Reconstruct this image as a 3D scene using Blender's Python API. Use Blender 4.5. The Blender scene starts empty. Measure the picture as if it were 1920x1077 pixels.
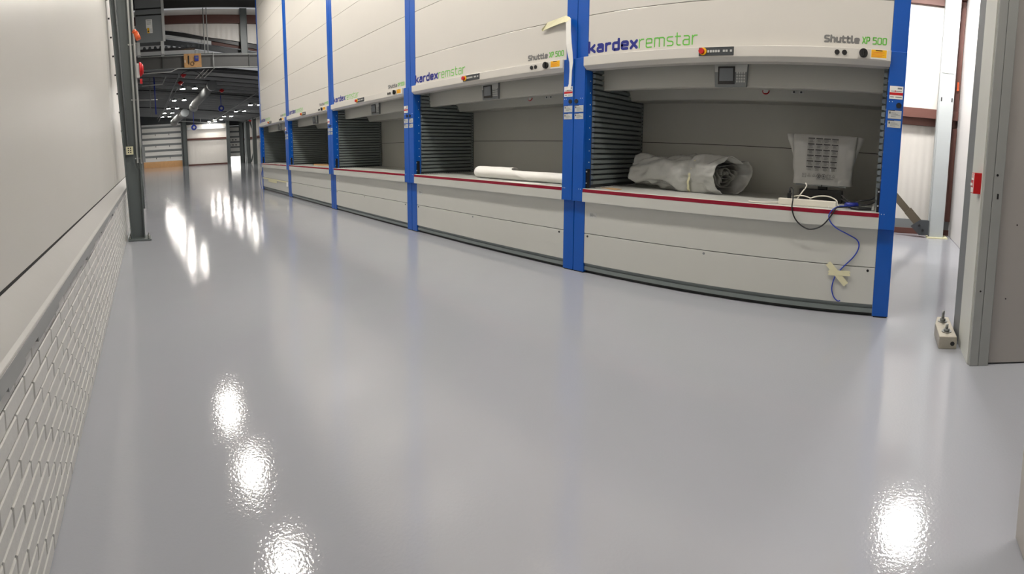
import bpy, bmesh, math, random
from mathutils import Vector, Matrix, noise

random.seed(7)
PI = math.pi
S = bpy.context.scene
COL = S.collection

# ------------------------------------------------------------------ camera (phone panorama: central cylindrical)
CAM_F, CAM_CY = 875.41, 357.66            # pixels per radian / row of the optical axis in a 1920x1077 frame
cam = bpy.data.cameras.new('camera')
cam.type = 'PANO'
cam.panorama_type = 'CENTRAL_CYLINDRICAL'
cam.central_cylindrical_range_u_min = -960 / CAM_F
cam.central_cylindrical_range_u_max = 960 / CAM_F
cam.central_cylindrical_range_v_min = (CAM_CY - 1077) / CAM_F
cam.central_cylindrical_range_v_max = CAM_CY / CAM_F
cam.central_cylindrical_radius = 1.0
cam.clip_start = 0.02
cam.clip_end = 300
cam_o = bpy.data.objects.new('camera', cam)
COL.objects.link(cam_o)
cam_o.matrix_world = (Matrix.Translation((0, 0, 1.45)) @ Matrix.Rotation(0.7898, 4, 'Z') @ Matrix.Rotation(-0.09493, 4, 'X')
                      @ Matrix.Rotation(-0.00757, 4, 'Y') @ Matrix.Rotation(PI / 2, 4, 'X'))
S.camera = cam_o

# ------------------------------------------------------------------ world, exposure
w = bpy.data.worlds.new('world')
S.world = w
w.use_nodes = True
w.node_tree.nodes['Background'].inputs[0].default_value = (0.97, 0.98, 1.0, 1)
w.node_tree.nodes['Background'].inputs[1].default_value = 0.32
S.view_settings.view_transform = 'Standard'
S.view_settings.look = 'None'
S.view_settings.gamma = 1
S.view_settings.use_curve_mapping = False
S.view_settings.exposure = 0.0
S.cycles.use_denoising = True
S.cycles.max_bounces = 8
S.cycles.sample_clamp_indirect = 6.0
LAMP = 245.0                              # radiance of a lamp lens

# ------------------------------------------------------------------ materials
def lin(c):
    return tuple(((v / 255) / 12.92 if v / 255 <= 0.04045 else ((v / 255 + 0.055) / 1.055) ** 2.4) for v in c) + (1.0,)

def mat(name, rgb, rough=0.5, metal=0.0, var=0.06, vscale=3.0, bump=0.0, bscale=60.0, emit=0.0, trans=0.0, spec=0.5, coat=0.0):
    m = bpy.data.materials.new(name)
    m.use_nodes = True
    nt = m.node_tree
    b = nt.nodes['Principled BSDF']
    c = lin(rgb)
    b.inputs['Roughness'].default_value = rough
    b.inputs['Metallic'].default_value = metal
    b.inputs['Specular IOR Level'].default_value = spec
    b.inputs['Coat Weight'].default_value = coat
    if trans:
        b.inputs['Transmission Weight'].default_value = trans
    if emit:
        b.inputs['Emission Color'].default_value = c
        b.inputs['Emission Strength'].default_value = emit
    tc = nt.nodes.new('ShaderNodeTexCoord')
    if var:
        n = nt.nodes.new('ShaderNodeTexNoise')
        n.inputs['Scale'].default_value = vscale
        n.inputs['Detail'].default_value = 4
        nt.links.new(tc.outputs['Object'], n.inputs['Vector'])
        r = nt.nodes.new('ShaderNodeMapRange')
        r.inputs[3].default_value = 1 - var
        r.inputs[4].default_value = 1 + var
        nt.links.new(n.outputs['Fac'], r.inputs[0])
        mx = nt.nodes.new('ShaderNodeVectorMath')
        mx.operation = 'SCALE'
        mx.inputs[0].default_value = c[:3]
        nt.links.new(r.outputs[0], mx.inputs['Scale'])
        nt.links.new(mx.outputs[0], b.inputs['Base Color'])
    else:
        b.inputs['Base Color'].default_value = c
    if bump:
        n2 = nt.nodes.new('ShaderNodeTexNoise')
        n2.inputs['Scale'].default_value = bscale
        n2.inputs['Detail'].default_value = 3
        nt.links.new(tc.outputs['Object'], n2.inputs['Vector'])
        bp = nt.nodes.new('ShaderNodeBump')
        bp.inputs['Strength'].default_value = bump
        bp.inputs['Distance'].default_value = 0.01
        nt.links.new(n2.outputs['Fac'], bp.inputs['Height'])
        nt.links.new(bp.outputs[0], b.inputs['Normal'])
    return m

M = {}
M['panel'] = mat('machine_panel_grey', (206, 203, 197), 0.22, var=0.015)
M['panel_low'] = mat('machine_front_grey', (194, 195, 190), 0.26, var=0.02)
M['inner'] = mat('machine_inner_grey', (170, 170, 164), 0.45, var=0.02)
M['slat'] = mat('galvanised_slat', (128, 136, 136), 0.42, metal=0.35, var=0.06, vscale=8)
M['blue'] = mat('post_blue', (0, 80, 172), 0.30, var=0.02)
M['red'] = mat('strip_red', (134, 6, 38), 0.25, var=0.05)
M['black'] = mat('black_plastic', (18, 18, 20), 0.4, var=0.0)
M['dark'] = mat('dark_grey', (58, 62, 66), 0.5, var=0.04)
M['midgrey'] = mat('mid_grey', (120, 124, 126), 0.5, var=0.03)
M['lightgrey'] = mat('light_grey', (188, 190, 188), 0.5, var=0.03)
M['white'] = mat('white_paper', (235, 234, 230), 0.6, var=0.02)
M['yellow'] = mat('label_yellow', (236, 180, 20), 0.45, var=0.03)
M['bred'] = mat('bright_red', (190, 16, 24), 0.35, var=0.03)
M['logo_blue'] = mat('logo_navy', (24, 36, 128), 0.5, var=0.0)
M['logo_green'] = mat('logo_green', (98, 182, 68), 0.5, var=0.0)
M['logo_grey'] = mat('logo_grey', (112, 112, 112), 0.5, var=0.0)
M['screen'] = mat('screen', (112, 118, 124), 0.15, var=0.0)
M['steel'] = mat('steel', (150, 152, 150), 0.35, metal=0.8, var=0.06, vscale=10)
M['rust'] = mat('girt_brown', (92, 56, 48), 0.55, var=0.08)
M['column'] = mat('column_green_grey', (94, 101, 101), 0.4, var=0.06)
M['colpale'] = mat('column_pale_grey', (176, 182, 184), 0.45, var=0.05)
M['wallw'] = mat('wall_paint', (205, 203, 198), 0.36, var=0.06, vscale=0.7)
M['brick'] = mat('painted_brick', (200, 200, 197), 0.36, var=0.03, vscale=9, bump=0.12, bscale=40)
M['mortar'] = mat('shaded_mortar', (156, 154, 148), 0.6, var=0.05, vscale=12)  # mortar colour darkened to put shade into the brick joints
M['ledge'] = mat('painted_ledge', (164, 163, 161), 0.4, var=0.03, vscale=5, bump=0.06, bscale=20)
M['ledge_grey'] = mat('ledge_grey_paint', (150, 152, 152), 0.5, var=0.05, vscale=12)
M['board'] = mat('white_wallboard', (214, 212, 212), 0.45, var=0.02)
M['jamb'] = mat('jamb_white', (206, 208, 202), 0.42, var=0.03)
M['jambgrey'] = mat('jamb_grey', (150, 152, 150), 0.45, var=0.03)
M['darkline'] = mat('dark_joint', (40, 40, 40), 0.8, var=0.0)
M['partition'] = mat('partition_grey', (168, 164, 160), 0.5, var=0.03)
M['roof'] = mat('roof_dark', (34, 37, 40), 0.6, var=0.08)
M['purlin'] = mat('purlin_grey', (150, 153, 156), 0.5, var=0.05)
M['wood'] = mat('plywood', (196, 150, 96), 0.55, var=0.22, vscale=14)
M['woodor'] = mat('dock_wood', (226, 176, 122), 0.55, var=0.12, vscale=4)
M['hoseblue'] = mat('reel_blue', (20, 44, 150), 0.4, var=0.05)
M['cordblue'] = mat('cable_blue', (28, 60, 170), 0.4, var=0.0)
M['cordwhite'] = mat('cable_white', (222, 218, 206), 0.45, var=0.0)
M['tape'] = mat('masking_tape', (216, 212, 178), 0.6, var=0.05, vscale=30)
M['cardboard'] = mat('cardboard', (176, 140, 96), 0.7, var=0.06)
M['orange'] = mat('orange_plastic', (214, 92, 40), 0.45, var=0.05)
M['poly'] = mat('grey_poly_bag', (176, 176, 174), 0.35, var=0.05, vscale=9, bump=0.25, bscale=9)
M['film'] = mat('clear_film', (176, 177, 174), 0.14, var=0.12, vscale=7, bump=0.6, bscale=10)
M['filmin'] = mat('film_fold', (120, 120, 116), 0.3, var=0.15, vscale=10, bump=0.4, bscale=14)
M['insul'] = mat('foil_insulation', (214, 216, 216), 0.45, var=0.05)
M['colbrown'] = mat('brace_brown', (84, 76, 62), 0.45, var=0.1)
M['ductgrey'] = mat('duct_grey', (98, 100, 100), 0.6, var=0.06)
M['beamgrey'] = mat('beam_grey', (88, 88, 86), 0.5, var=0.05)
M['ink'] = mat('print_ink', (60, 60, 62), 0.6, var=0.0)
M['lens'] = mat('lamp_lens', (255, 248, 238), 0.3, var=0.0, emit=LAMP)
M['lens_hall'] = mat('hall_lamp_lens', (255, 250, 242), 0.3, var=0.0, emit=210.0)
M['lens_rear'] = mat('rear_lamp_lens', (255, 251, 246), 0.3, var=0.0, emit=430.0)
M['day'] = mat('daylight', (255, 252, 245), 0.5, var=0.0, emit=3.0)
M['brass'] = mat('anchor_steel', (176, 170, 156), 0.35, metal=0.6, var=0.15, vscale=30)

def corrugated(name, rgb, axis, pitch):
    m = mat(name, rgb, 0.42, var=0.02)
    nt = m.node_tree
    b = nt.nodes['Principled BSDF']
    tc = nt.nodes.new('ShaderNodeTexCoord')
    wv = nt.nodes.new('ShaderNodeTexWave')
    wv.wave_type = 'BANDS'
    wv.bands_direction = axis
    wv.inputs['Scale'].default_value = 1 / pitch / 3.18
    nt.links.new(tc.outputs['Object'], wv.inputs['Vector'])
    bp = nt.nodes.new('ShaderNodeBump')
    bp.inputs['Strength'].default_value = 0.35
    bp.inputs['Distance'].default_value = 0.02
    nt.links.new(wv.outputs['Fac'], bp.inputs['Height'])
    nt.links.new(bp.outputs[0], b.inputs['Normal'])
    return m
M['sidingX'] = corrugated('white_siding_x', (206, 203, 198), 'X', 0.15)
M['sidingY'] = corrugated('white_siding_y', (226, 222, 216), 'Y', 0.30)

def floor_mat():
    m = mat('epoxy_floor', (158, 160, 167), 0.07, var=0.02, vscale=0.8, spec=0.65)
    nt = m.node_tree
    b = nt.nodes['Principled BSDF']
    tc = nt.nodes.new('ShaderNodeTexCoord')
    n = nt.nodes.new('ShaderNodeTexNoise')
    n.inputs['Scale'].default_value = 70
    n.inputs['Detail'].default_value = 2
    n2 = nt.nodes.new('ShaderNodeTexNoise')
    n2.inputs['Scale'].default_value = 2.2
    n2.inputs['Detail'].default_value = 2
    for k in (n, n2):
        nt.links.new(tc.outputs['Object'], k.inputs['Vector'])
    bp = nt.nodes.new('ShaderNodeBump')
    bp.inputs['Strength'].default_value = 0.12
    bp.inputs['Distance'].default_value = 0.004
    bp2 = nt.nodes.new('ShaderNodeBump')
    bp2.inputs['Strength'].default_value = 0.05
    bp2.inputs['Distance'].default_value = 0.03
    nt.links.new(n.outputs['Fac'], bp.inputs['Height'])
    nt.links.new(n2.outputs['Fac'], bp2.inputs['Height'])
    nt.links.new(bp2.outputs[0], bp.inputs['Normal'])
    nt.links.new(bp.outputs[0], b.inputs['Normal'])
    return m
M['floor'] = floor_mat()

# ------------------------------------------------------------------ mesh builder
class MB:
    """collects shapes (each with a material key) and links them as one mesh object"""
    def __init__(s):
        s.v, s.f, s.m, s.sm, s.keys = [], [], [], [], []
    def k(s, key):
        if key not in s.keys:
            s.keys.append(key)
        return s.keys.index(key)
    def add(s, vs, fs, key, smooth=False):
        o = len(s.v)
        s.v += [tuple(q) for q in vs]
        i = s.k(key)
        for f in fs:
            s.f.append([o + a for a in f])
            s.m.append(i)
            s.sm.append(smooth)
        return s
    def box(s, a, b, key):
        (x0, y0, z0), (x1, y1, z1) = a, b
        vs = [(x0, y0, z0), (x1, y0, z0), (x1, y1, z0), (x0, y1, z0), (x0, y0, z1), (x1, y0, z1), (x1, y1, z1), (x0, y1, z1)]
        return s.add(vs, [(3, 2, 1, 0), (4, 5, 6, 7), (0, 1, 5, 4), (1, 2, 6, 5), (2, 3, 7, 6), (3, 0, 4, 7)], key)
    def prism(s, prof, axis, a, b, key):
        """prof: 2-d polygon; extruded along axis ('x': prof=(y,z); 'y': (x,z); 'z': (x,y))"""
        n = len(prof)
        def P(q, t):
            return {'x': (t, q[0], q[1]), 'y': (q[0], t, q[1]), 'z': (q[0], q[1], t)}[axis]
        vs = [P(q, a) for q in prof] + [P(q, b) for q in prof]
        fs = [tuple(range(n))[::-1], tuple(range(n, 2 * n))] + [(i, (i + 1) % n, n + (i + 1) % n, n + i) for i in range(n)]
        return s.add(vs, fs, key)
    def cyl(s, p, q, r, key, n=16, r2=None, cap=True):
        p, q = Vector(p), Vector(q)
        d = (q - p).normalized()
        u = d.orthogonal().normalized()
        w_ = d.cross(u)
        r2 = r if r2 is None else r2
        vs = []
        for c, rr in ((p, r), (q, r2)):
            for i in range(n):
                a = 2 * PI * i / n
                vs.append(c + u * math.cos(a) * rr + w_ * math.sin(a) * rr)
        s.add(vs, [(i, (i + 1) % n, n + (i + 1) % n, n + i) for i in range(n)], key, True)
        if cap:
            s.add(vs, [tuple(range(n))[::-1], tuple(range(n, 2 * n))], key)
        return s
    def tube(s, pts, r, key, n=8, smooth=True, sub=6):
        pts = [Vector(p) for p in pts]
        if smooth and len(pts) > 2:
            pts = catmull(pts, sub)
        rings = []
        u = None
        for i, p in enumerate(pts):
            d = (pts[min(i + 1, len(pts) - 1)] - pts[max(i - 1, 0)]).normalized()
            u = d.orthogonal().normalized() if u is None else (u - d * u.dot(d)).normalized()
            w_ = d.cross(u)
            rings.append([p + (u * math.cos(2 * PI * k / n) + w_ * math.sin(2 * PI * k / n)) * r for k in range(n)])
        vs = [q for g in rings for q in g]
        fs = [(i * n + k, i * n + (k + 1) % n, (i + 1) * n + (k + 1) % n, (i + 1) * n + k) for i in range(len(rings) - 1) for k in range(n)]
        s.add(vs, fs, key, True)
        return s.add(vs, [tuple(range(n))[::-1], tuple(range(len(vs) - n, len(vs)))], key)
    def grid(s, rows, key, close=False, smooth=True):
        n = len(rows[0])
        vs = [q for r in rows for q in r]
        fs = []
        for i in range(len(rows) - 1):
            for k in range(n if close else n - 1):
                fs.append((i * n + k, i * n + (k + 1) % n, (i + 1) * n + (k + 1) % n, (i + 1) * n + k))
        return s.add(vs, fs, key, smooth)
    def xf(s, mx):
        s.v = [tuple(mx @ Vector(q)) for q in s.v]
        return s
    def build(s, name, parent=None, loc=(0, 0, 0), bevel=0.0, kind=None):
        me = bpy.data.meshes.new(name)
        me.from_pydata(s.v, [], s.f)
        for key in s.keys:
            me.materials.append(M[key])
        for p, i, sm in zip(me.polygons, s.m, s.sm):
            p.material_index = i
            p.use_smooth = sm
        bm = bmesh.new()
        bm.from_mesh(me)
        bmesh.ops.remove_doubles(bm, verts=bm.verts, dist=1e-6)
        bmesh.ops.recalc_face_normals(bm, faces=bm.faces)
        bm.to_mesh(me)
        bm.free()
        o = bpy.data.objects.new(name, me)
        COL.objects.link(o)
        o.location = loc
        if bevel:
            b = o.modifiers.new('bevel', 'BEVEL')
            b.width = bevel
            b.segments = 2
            b.limit_method = 'ANGLE'
        if parent:
            o.parent = parent
        if kind:
            o['kind'] = kind
        return o

def catmull(p, sub):
    out = []
    for i in range(len(p) - 1):
        a, b, c, d = p[max(i - 1, 0)], p[i], p[i + 1], p[min(i + 2, len(p) - 1)]
        for k in range(sub):
            t = k / sub
            out.append(0.5 * ((2 * b) + (c - a) * t + (2 * a - 5 * b + 4 * c - d) * t * t + (3 * b - a - 3 * c + d) * t ** 3))
    out.append(p[-1])
    return out

def tag(o, label, cat, group=None):
    o['label'] = label
    o['category'] = cat
    if group:
        o['group'] = group
    return o

def thing(name, label, cat, loc=(0, 0, 0), group=None, rz=0.0):
    o = bpy.data.objects.new(name, None)
    o.empty_display_size = 0.1
    COL.objects.link(o)
    o.location = loc
    o.rotation_euler = (0, 0, rz)
    return tag(o, label, cat, group)

def dup(root, loc, label=None, group=None):
    r = root.copy()
    COL.objects.link(r)
    r.location = loc
    if label:
        r['label'] = label
    if group:
        r['group'] = group
    for ch in list(root.children):
        c = ch.copy()
        COL.objects.link(c)
        c.parent = r
        for g in list(ch.children):
            d = g.copy()
            COL.objects.link(d)
            d.parent = c
    return r

# ------------------------------------------------------------------ the big structure
X0, PITCH, D = -17.074, 3.447, 4.272      # left end of the machine row, width of a machine, its front plane
NM = 5
END, GABLE = -58.0, -26.0
CEIL = 9.4

MB().box((-70, -1.2, -0.15), (5, 14, 0), 'floor').build('floor', kind='structure')
MB().box((GABLE, -1.2, CEIL), (5, 14, CEIL + 0.15), 'roof').build('ceiling', kind='structure')
# lower hall roof, sloping down towards the far side
MB().prism([(-1.2, 6.62), (14, 5.15), (14, 5.3), (-1.2, 6.77)], 'x', END - 6, GABLE - 0.4, 'roof').build('ceiling', kind='structure')

# left wall: smooth upper wall, sloped painted ledge and brick wainscot
wl = MB()
WY = -0.53
seams = [-40.0, -14.6, -9.0, -7.45, 4.0]
for a, b in zip(seams[:-1], seams[1:]):
    wl.box((a + 0.004, WY - 0.16, 1.01), (b - 0.004, WY, 9.4), 'wallw')
wl.box((-40, WY - 0.2, 0), (4, WY - 0.02, 9.4), 'wallw')
wl.box((-58, WY - 0.2, 0), (-40, WY, 6.6), 'wallw')
wl.build('wall_left', kind='structure')
ld = MB().prism([(-0.545, 1.008), (-0.535, 1.006), (-0.43, 0.912), (-0.412, 0.900), (-0.412, 0.860), (-0.43, 0.855), (-0.545, 0.855)], 'x', -24, 4, 'ledge')
ld.build('trim_1', bevel=0.006, kind='structure')
# grey painted lip under the ledge with an uneven lower edge, and the open joint against the wall
lp = MB()
x = -24.0
while x < 3.9:
    st_ = random.uniform(0.12, 0.4)
    zb = 0.853 - random.choice((0.0, 0.0, 0.006, 0.012, 0.02)) * (1 if random.random() < .8 else 1.5)
    lp.box((x, -0.4125, zb), (x + st_, -0.4095, 0.8985), 'ledge_grey')
    if zb < 0.851:
        lp.box((x, -0.430, zb), (x + st_, -0.4125, 0.8535), 'ledge_grey')
    x += st_
lp.build('trim_5', kind='structure')
MB().box((-24, -0.5315, 1.003), (4, -0.5285, 1.016), 'darkline').build('trim_6', kind='structure')
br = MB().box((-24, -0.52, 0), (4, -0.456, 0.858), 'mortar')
CH, BL = 0.850 / 12, 0.21
for r in range(12):
    x = -14.0 - (0.5 * BL if r % 2 else 0)
    while x < 1.5:
        j = random.uniform(-0.0012, 0.0012)
        z0, z1 = r * CH + 0.005, (r + 1) * CH - 0.004
        y = -0.430 + j
        b = 0.004
        x0, x1 = x + 0.004, x + BL - 0.004
        vs = [(x0, -0.460, z0), (x1, -0.460, z0), (x1, -0.460, z1), (x0, -0.460, z1),
              (x0, y - b, z0), (x1, y - b, z0), (x1, y - b, z1), (x0, y - b, z1),
              (x0 + b, y, z0 + b), (x1 - b, y, z0 + b), (x1 - b, y, z1 - b), (x0 + b, y, z1 - b)]
        fs = [(8, 9, 10, 11)] + [q for i in range(4) for q in ((i, (i + 1) % 4, 4 + (i + 1) % 4, 4 + i), (4 + i, 4 + (i + 1) % 4, 8 + (i + 1) % 4, 8 + i))]
        br.add(vs, fs, 'brick')
        x += BL
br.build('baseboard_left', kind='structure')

# ------------------------------------------------------------------ lamps
def lamp_proto():
    t = thing('high_bay_light', 'x', 'ceiling light')
    for s in (-1, 1):
        h = MB().cyl((0, 0.4 * s, 0.0), (0, 0.4 * s, 0.10), 0.19, 'dark', 20, r2=0.10)
        h.cyl((0, 0.4 * s, 0.10), (0, 0.4 * s, 0.17), 0.09, 'dark', 16)
        o = h.build('lamp_head', t)
        MB().cyl((0, 0.4 * s, -0.012), (0, 0.4 * s, 0.002), 0.165, 'lens_hall', 20).build('lens', o)
    MB().box((-0.04, -0.42, 0.15), (0.04, 0.42, 0.19), 'midgrey').build('crossbar', t)
    MB().box((-0.07, -0.12, 0.09), (0.07, 0.12, 0.17), 'lightgrey').build('driver_box', t)
    return t
def panel_proto(key):
    t = thing('high_bay_light', 'x', 'ceiling light')
    h = MB().box((-0.30, -0.26, 0.0), (0.30, 0.26, 0.06), 'lightgrey').box((-0.2, -0.12, 0.06), (0.2, 0.12, 0.12), 'midgrey')
    o = h.build('lamp_head', t, bevel=0.01)
    MB().box((-0.24, -0.20, -0.012), (0.24, 0.20, -0.001), key).build('lens', o)
    return t
def stem(t, h):
    MB().cyl((0, 0, 0.11), (0, 0, h), 0.012, 'midgrey', 8).build('stem', t)
L0 = lamp_proto()
L1 = panel_proto('lens')
L2 = panel_proto('lens_rear')
def roofz(y):
    return 6.62 - (y + 1.2) * 1.47 / 15.2
lamps = []
for i, (x, y) in enumerate([(-14.5, 2.2), (-11.4, 2.25), (-8.5, 2.3), (-5.2, 2.2), (-1.9, 2.2), (1.4, 2.0)]):
    lamps.append((x, y, 7.0, CEIL, 'square high bay light above the aisle in front of the blue and grey machines', 'high bay lights over the aisle'))
lamps.append((0.82, 8.0, 5.1, CEIL, 'square high bay light over the bright floor behind the nearest machine', None))
lamps.append((-3.5, 8.5, 6.2, CEIL, 'square high bay light over the rear passage behind the machines', None))  # extra lamp added out of view to brighten the back area
lamps.append((-18.2, 6.6, 9.0, CEIL, 'square high bay light hung high over the tops of the farthest machine', None))  # added lamp, hidden by the machines, lights up the gable siding
lamps.append((-21.4, 6.6, 9.0, CEIL, 'square high bay light over the tops of the machines nearest the white siding', None))  # second added lamp for the same siding, also out of view
ords = ['first', 'second', 'third', 'fourth', 'fifth and last']
for i, (x, y) in enumerate([(-31.3, 3.08), (-37.7, 2.89), (-43.9, 2.72), (-48.6, 2.55), (-53.0, 2.46)]):
    lamps.append((x, y, 5.78, roofz(y), '%s twin head lit ceiling light behind the plywood board in the left row' % ords[i], 'left row of lit lights in the low hall'))
for i, (x, y) in enumerate([(-38.7, 9.3), (-44.4, 9.19), (-50.2, 9.0), (-54.6, 8.6), (-57.3, 8.3)]):
    lamps.append((x, y, 5.3, roofz(y), '%s twin head light from the machines in the right row of the hall' % ords[i], 'right row of lit lights in the low hall'))
for i, (x, y, z, top, lab, gr) in enumerate(lamps):
    t = dup(L2 if 'rear' in lab or 'over the tops' in lab or 'nearest machine' in lab else L1 if 'square' in lab else L0, (x, y, z), lab, gr)
    stem(t, top - z - 0.004)
for L in (L0, L1, L2):
    for c in list(L.children):
        for g in list(c.children):
            bpy.data.objects.remove(g)
        bpy.data.objects.remove(c)
    bpy.data.objects.remove(L)

# ------------------------------------------------------------------ stroke lettering
GL = {
 'k': ([[(0, 0), (0, 1.5)], [(0, .48), (.22, .48), (.6, 1)], [(.22, .48), (.64, 0)]], .62),
 'a': ([[(.08, 1), (.48, 1), (.6, .88), (.6, 0)], [(.6, .58), (.12, .58), (0, .46), (0, .12), (.12, 0), (.6, 0)]], .6),
 'r': ([[(0, 0), (0, 1)], [(0, .78), (.2, 1), (.46, 1)]], .44),
 'd': ([[(.6, 1.5), (.6, 0), (.12, 0), (0, .12), (0, .88), (.12, 1), (.6, 1)]], .6),
 'e': ([[(.56, 0), (.12, 0), (0, .12), (0, .88), (.12, 1), (.48, 1), (.6, .88), (.6, .5), (0, .5)]], .6),
 'x': ([[(0, 0), (.6, 1)], [(0, 1), (.6, 0)]], .6),
 'm': ([[(0, 0), (0, 1), (.38, 1), (.5, .88), (.5, 0)], [(.5, 1), (.88, 1), (1, .88), (1, 0)]], 1.0),
 's': ([[(.55, 1), (.12, 1), (0, .88), (0, .64), (.12, .53), (.48, .47), (.6, .36), (.6, .12), (.48, 0), (.02, 0)]], .6),
 't': ([[(.1, 1.38), (.1, .14), (.22, 0), (.45, 0)], [(-.06, 1), (.45, 1)]], .42),
 'S': ([[(.62, 1.4), (.14, 1.4), (0, 1.26), (0, .86), (.14, .74), (.52, .66), (.66, .54), (.66, .14), (.52, 0), (.02, 0)]], .66),
 'h': ([[(0, 0), (0, 1.5)], [(0, 1), (.46, 1), (.6, .86), (.6, 0)]], .6),
 'u': ([[(0, 1), (0, .14), (.14, 0), (.6, 0)], [(.6, 1), (.6, 0)]], .6),
 'l': ([[(0, 1.5), (0, .14), (.14, 0), (.24, 0)]], .22),
 'X': ([[(0, 0), (.72, 1.4)], [(0, 1.4), (.72, 0)]], .72),
 'P': ([[(0, 0), (0, 1.4), (.52, 1.4), (.66, 1.26), (.66, .74), (.52, .6), (0, .6)]], .66),
 '5': ([[(.62, 1.4), (.04, 1.4), (.04, .84), (.5, .84), (.66, .7), (.66, .14), (.52, 0), (0, 0)]], .66),
 '0': ([[(.14, 0), (0, .14), (0, 1.26), (.14, 1.4), (.56, 1.4), (.7, 1.26), (.7, .14), (.56, 0), (.14, 0)]], .7),
 'F': ([[(0, 0), (0, 1.4), (.6, 1.4)], [(0, .75), (.5, .75)]], .6),
 'I': ([[(0, 0), (0, 1.4)]], .05),
 'R': ([[(0, 0), (0, 1.4), (.52, 1.4), (.64, 1.26), (.64, .8), (.52, .68), (0, .68)], [(.3, .68), (.66, 0)]], .66),
 'E': ([[(.6, 0), (0, 0), (0, 1.4), (.6, 1.4)], [(0, .72), (.5, .72)]], .6),
 ' ': ([], .35),
}
def text_strokes(mb, txt, width, xh, sw, key, O=(0, 0, 0), U=(1, 0, 0), V=(0, 0, 1), gap=0.30):
    """flat lettering of stroke width sw fitted to the given width; O origin, U along, V up"""
    O, U, V = Vector(O), Vector(U), Vector(V)
    N = U.cross(V)
    tot = sum(GL[c][1] + gap for c in txt) - gap
    kx = (width - sw) / tot
    cx = 0.0
    hw = sw / 2
    lay = 0
    for c in txt:
        for st in GL[c][0]:
            pts = [Vector((hw + (cx + p[0]) * kx, hw + p[1] * (xh - sw))) for p in st]
            for a, b in zip(pts[:-1], pts[1:]):
                d = (b - a).normalized()
                n = Vector((-d.y, d.x)) * hw
                lay += 1
                e = N * (0.00001 * (lay % 7))
                q = [a + n, b + n, b - n, a - n]
                mb.add([O + U * p.x + V * p.y + e for p in q], [(3, 2, 1, 0)], key)
            for p in pts:
                lay += 1
                e = N * (0.00001 * (lay % 7))
                mb.add([O + U * (p.x + hw * math.cos(PI * i / 4 + .39)) + V * (p.y + hw * math.sin(PI * i / 4 + .39)) + e for i in range(8)], [tuple(range(8))], key)
        cx += GL[c][1] + gap
    return mb

# ------------------------------------------------------------------ the vertical storage machines
TZ = 0.985         # counter height
HT = 8.3           # machine height
PW = 0.152         # post width
ZS, ZH = 0.835, 2.44

def label_sheet(mb, x0, x1, z0, z1, y, key='white', lines=3, ink='midgrey', head=None):
    mb.box((x0, y, z0), (x1, y + 0.002, z1), key)
    w_ = x1 - x0
    h = z1 - z0
    if head:
        mb.box((x0 + w_ * .06, y - 0.0008, z1 - h * .16), (x0 + w_ * .75, y, z1 - h * .04), head)
    for k in range(lines):
        zz = z1 - h * (0.28 + 0.6 * k / max(1, lines))
        mb.box((x0 + w_ * .22, y - 0.0008, zz - h * .05), (x0 + w_ * (0.6 + .3 * ((k * 7) % 3) / 2), y, zz), ink)

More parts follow.
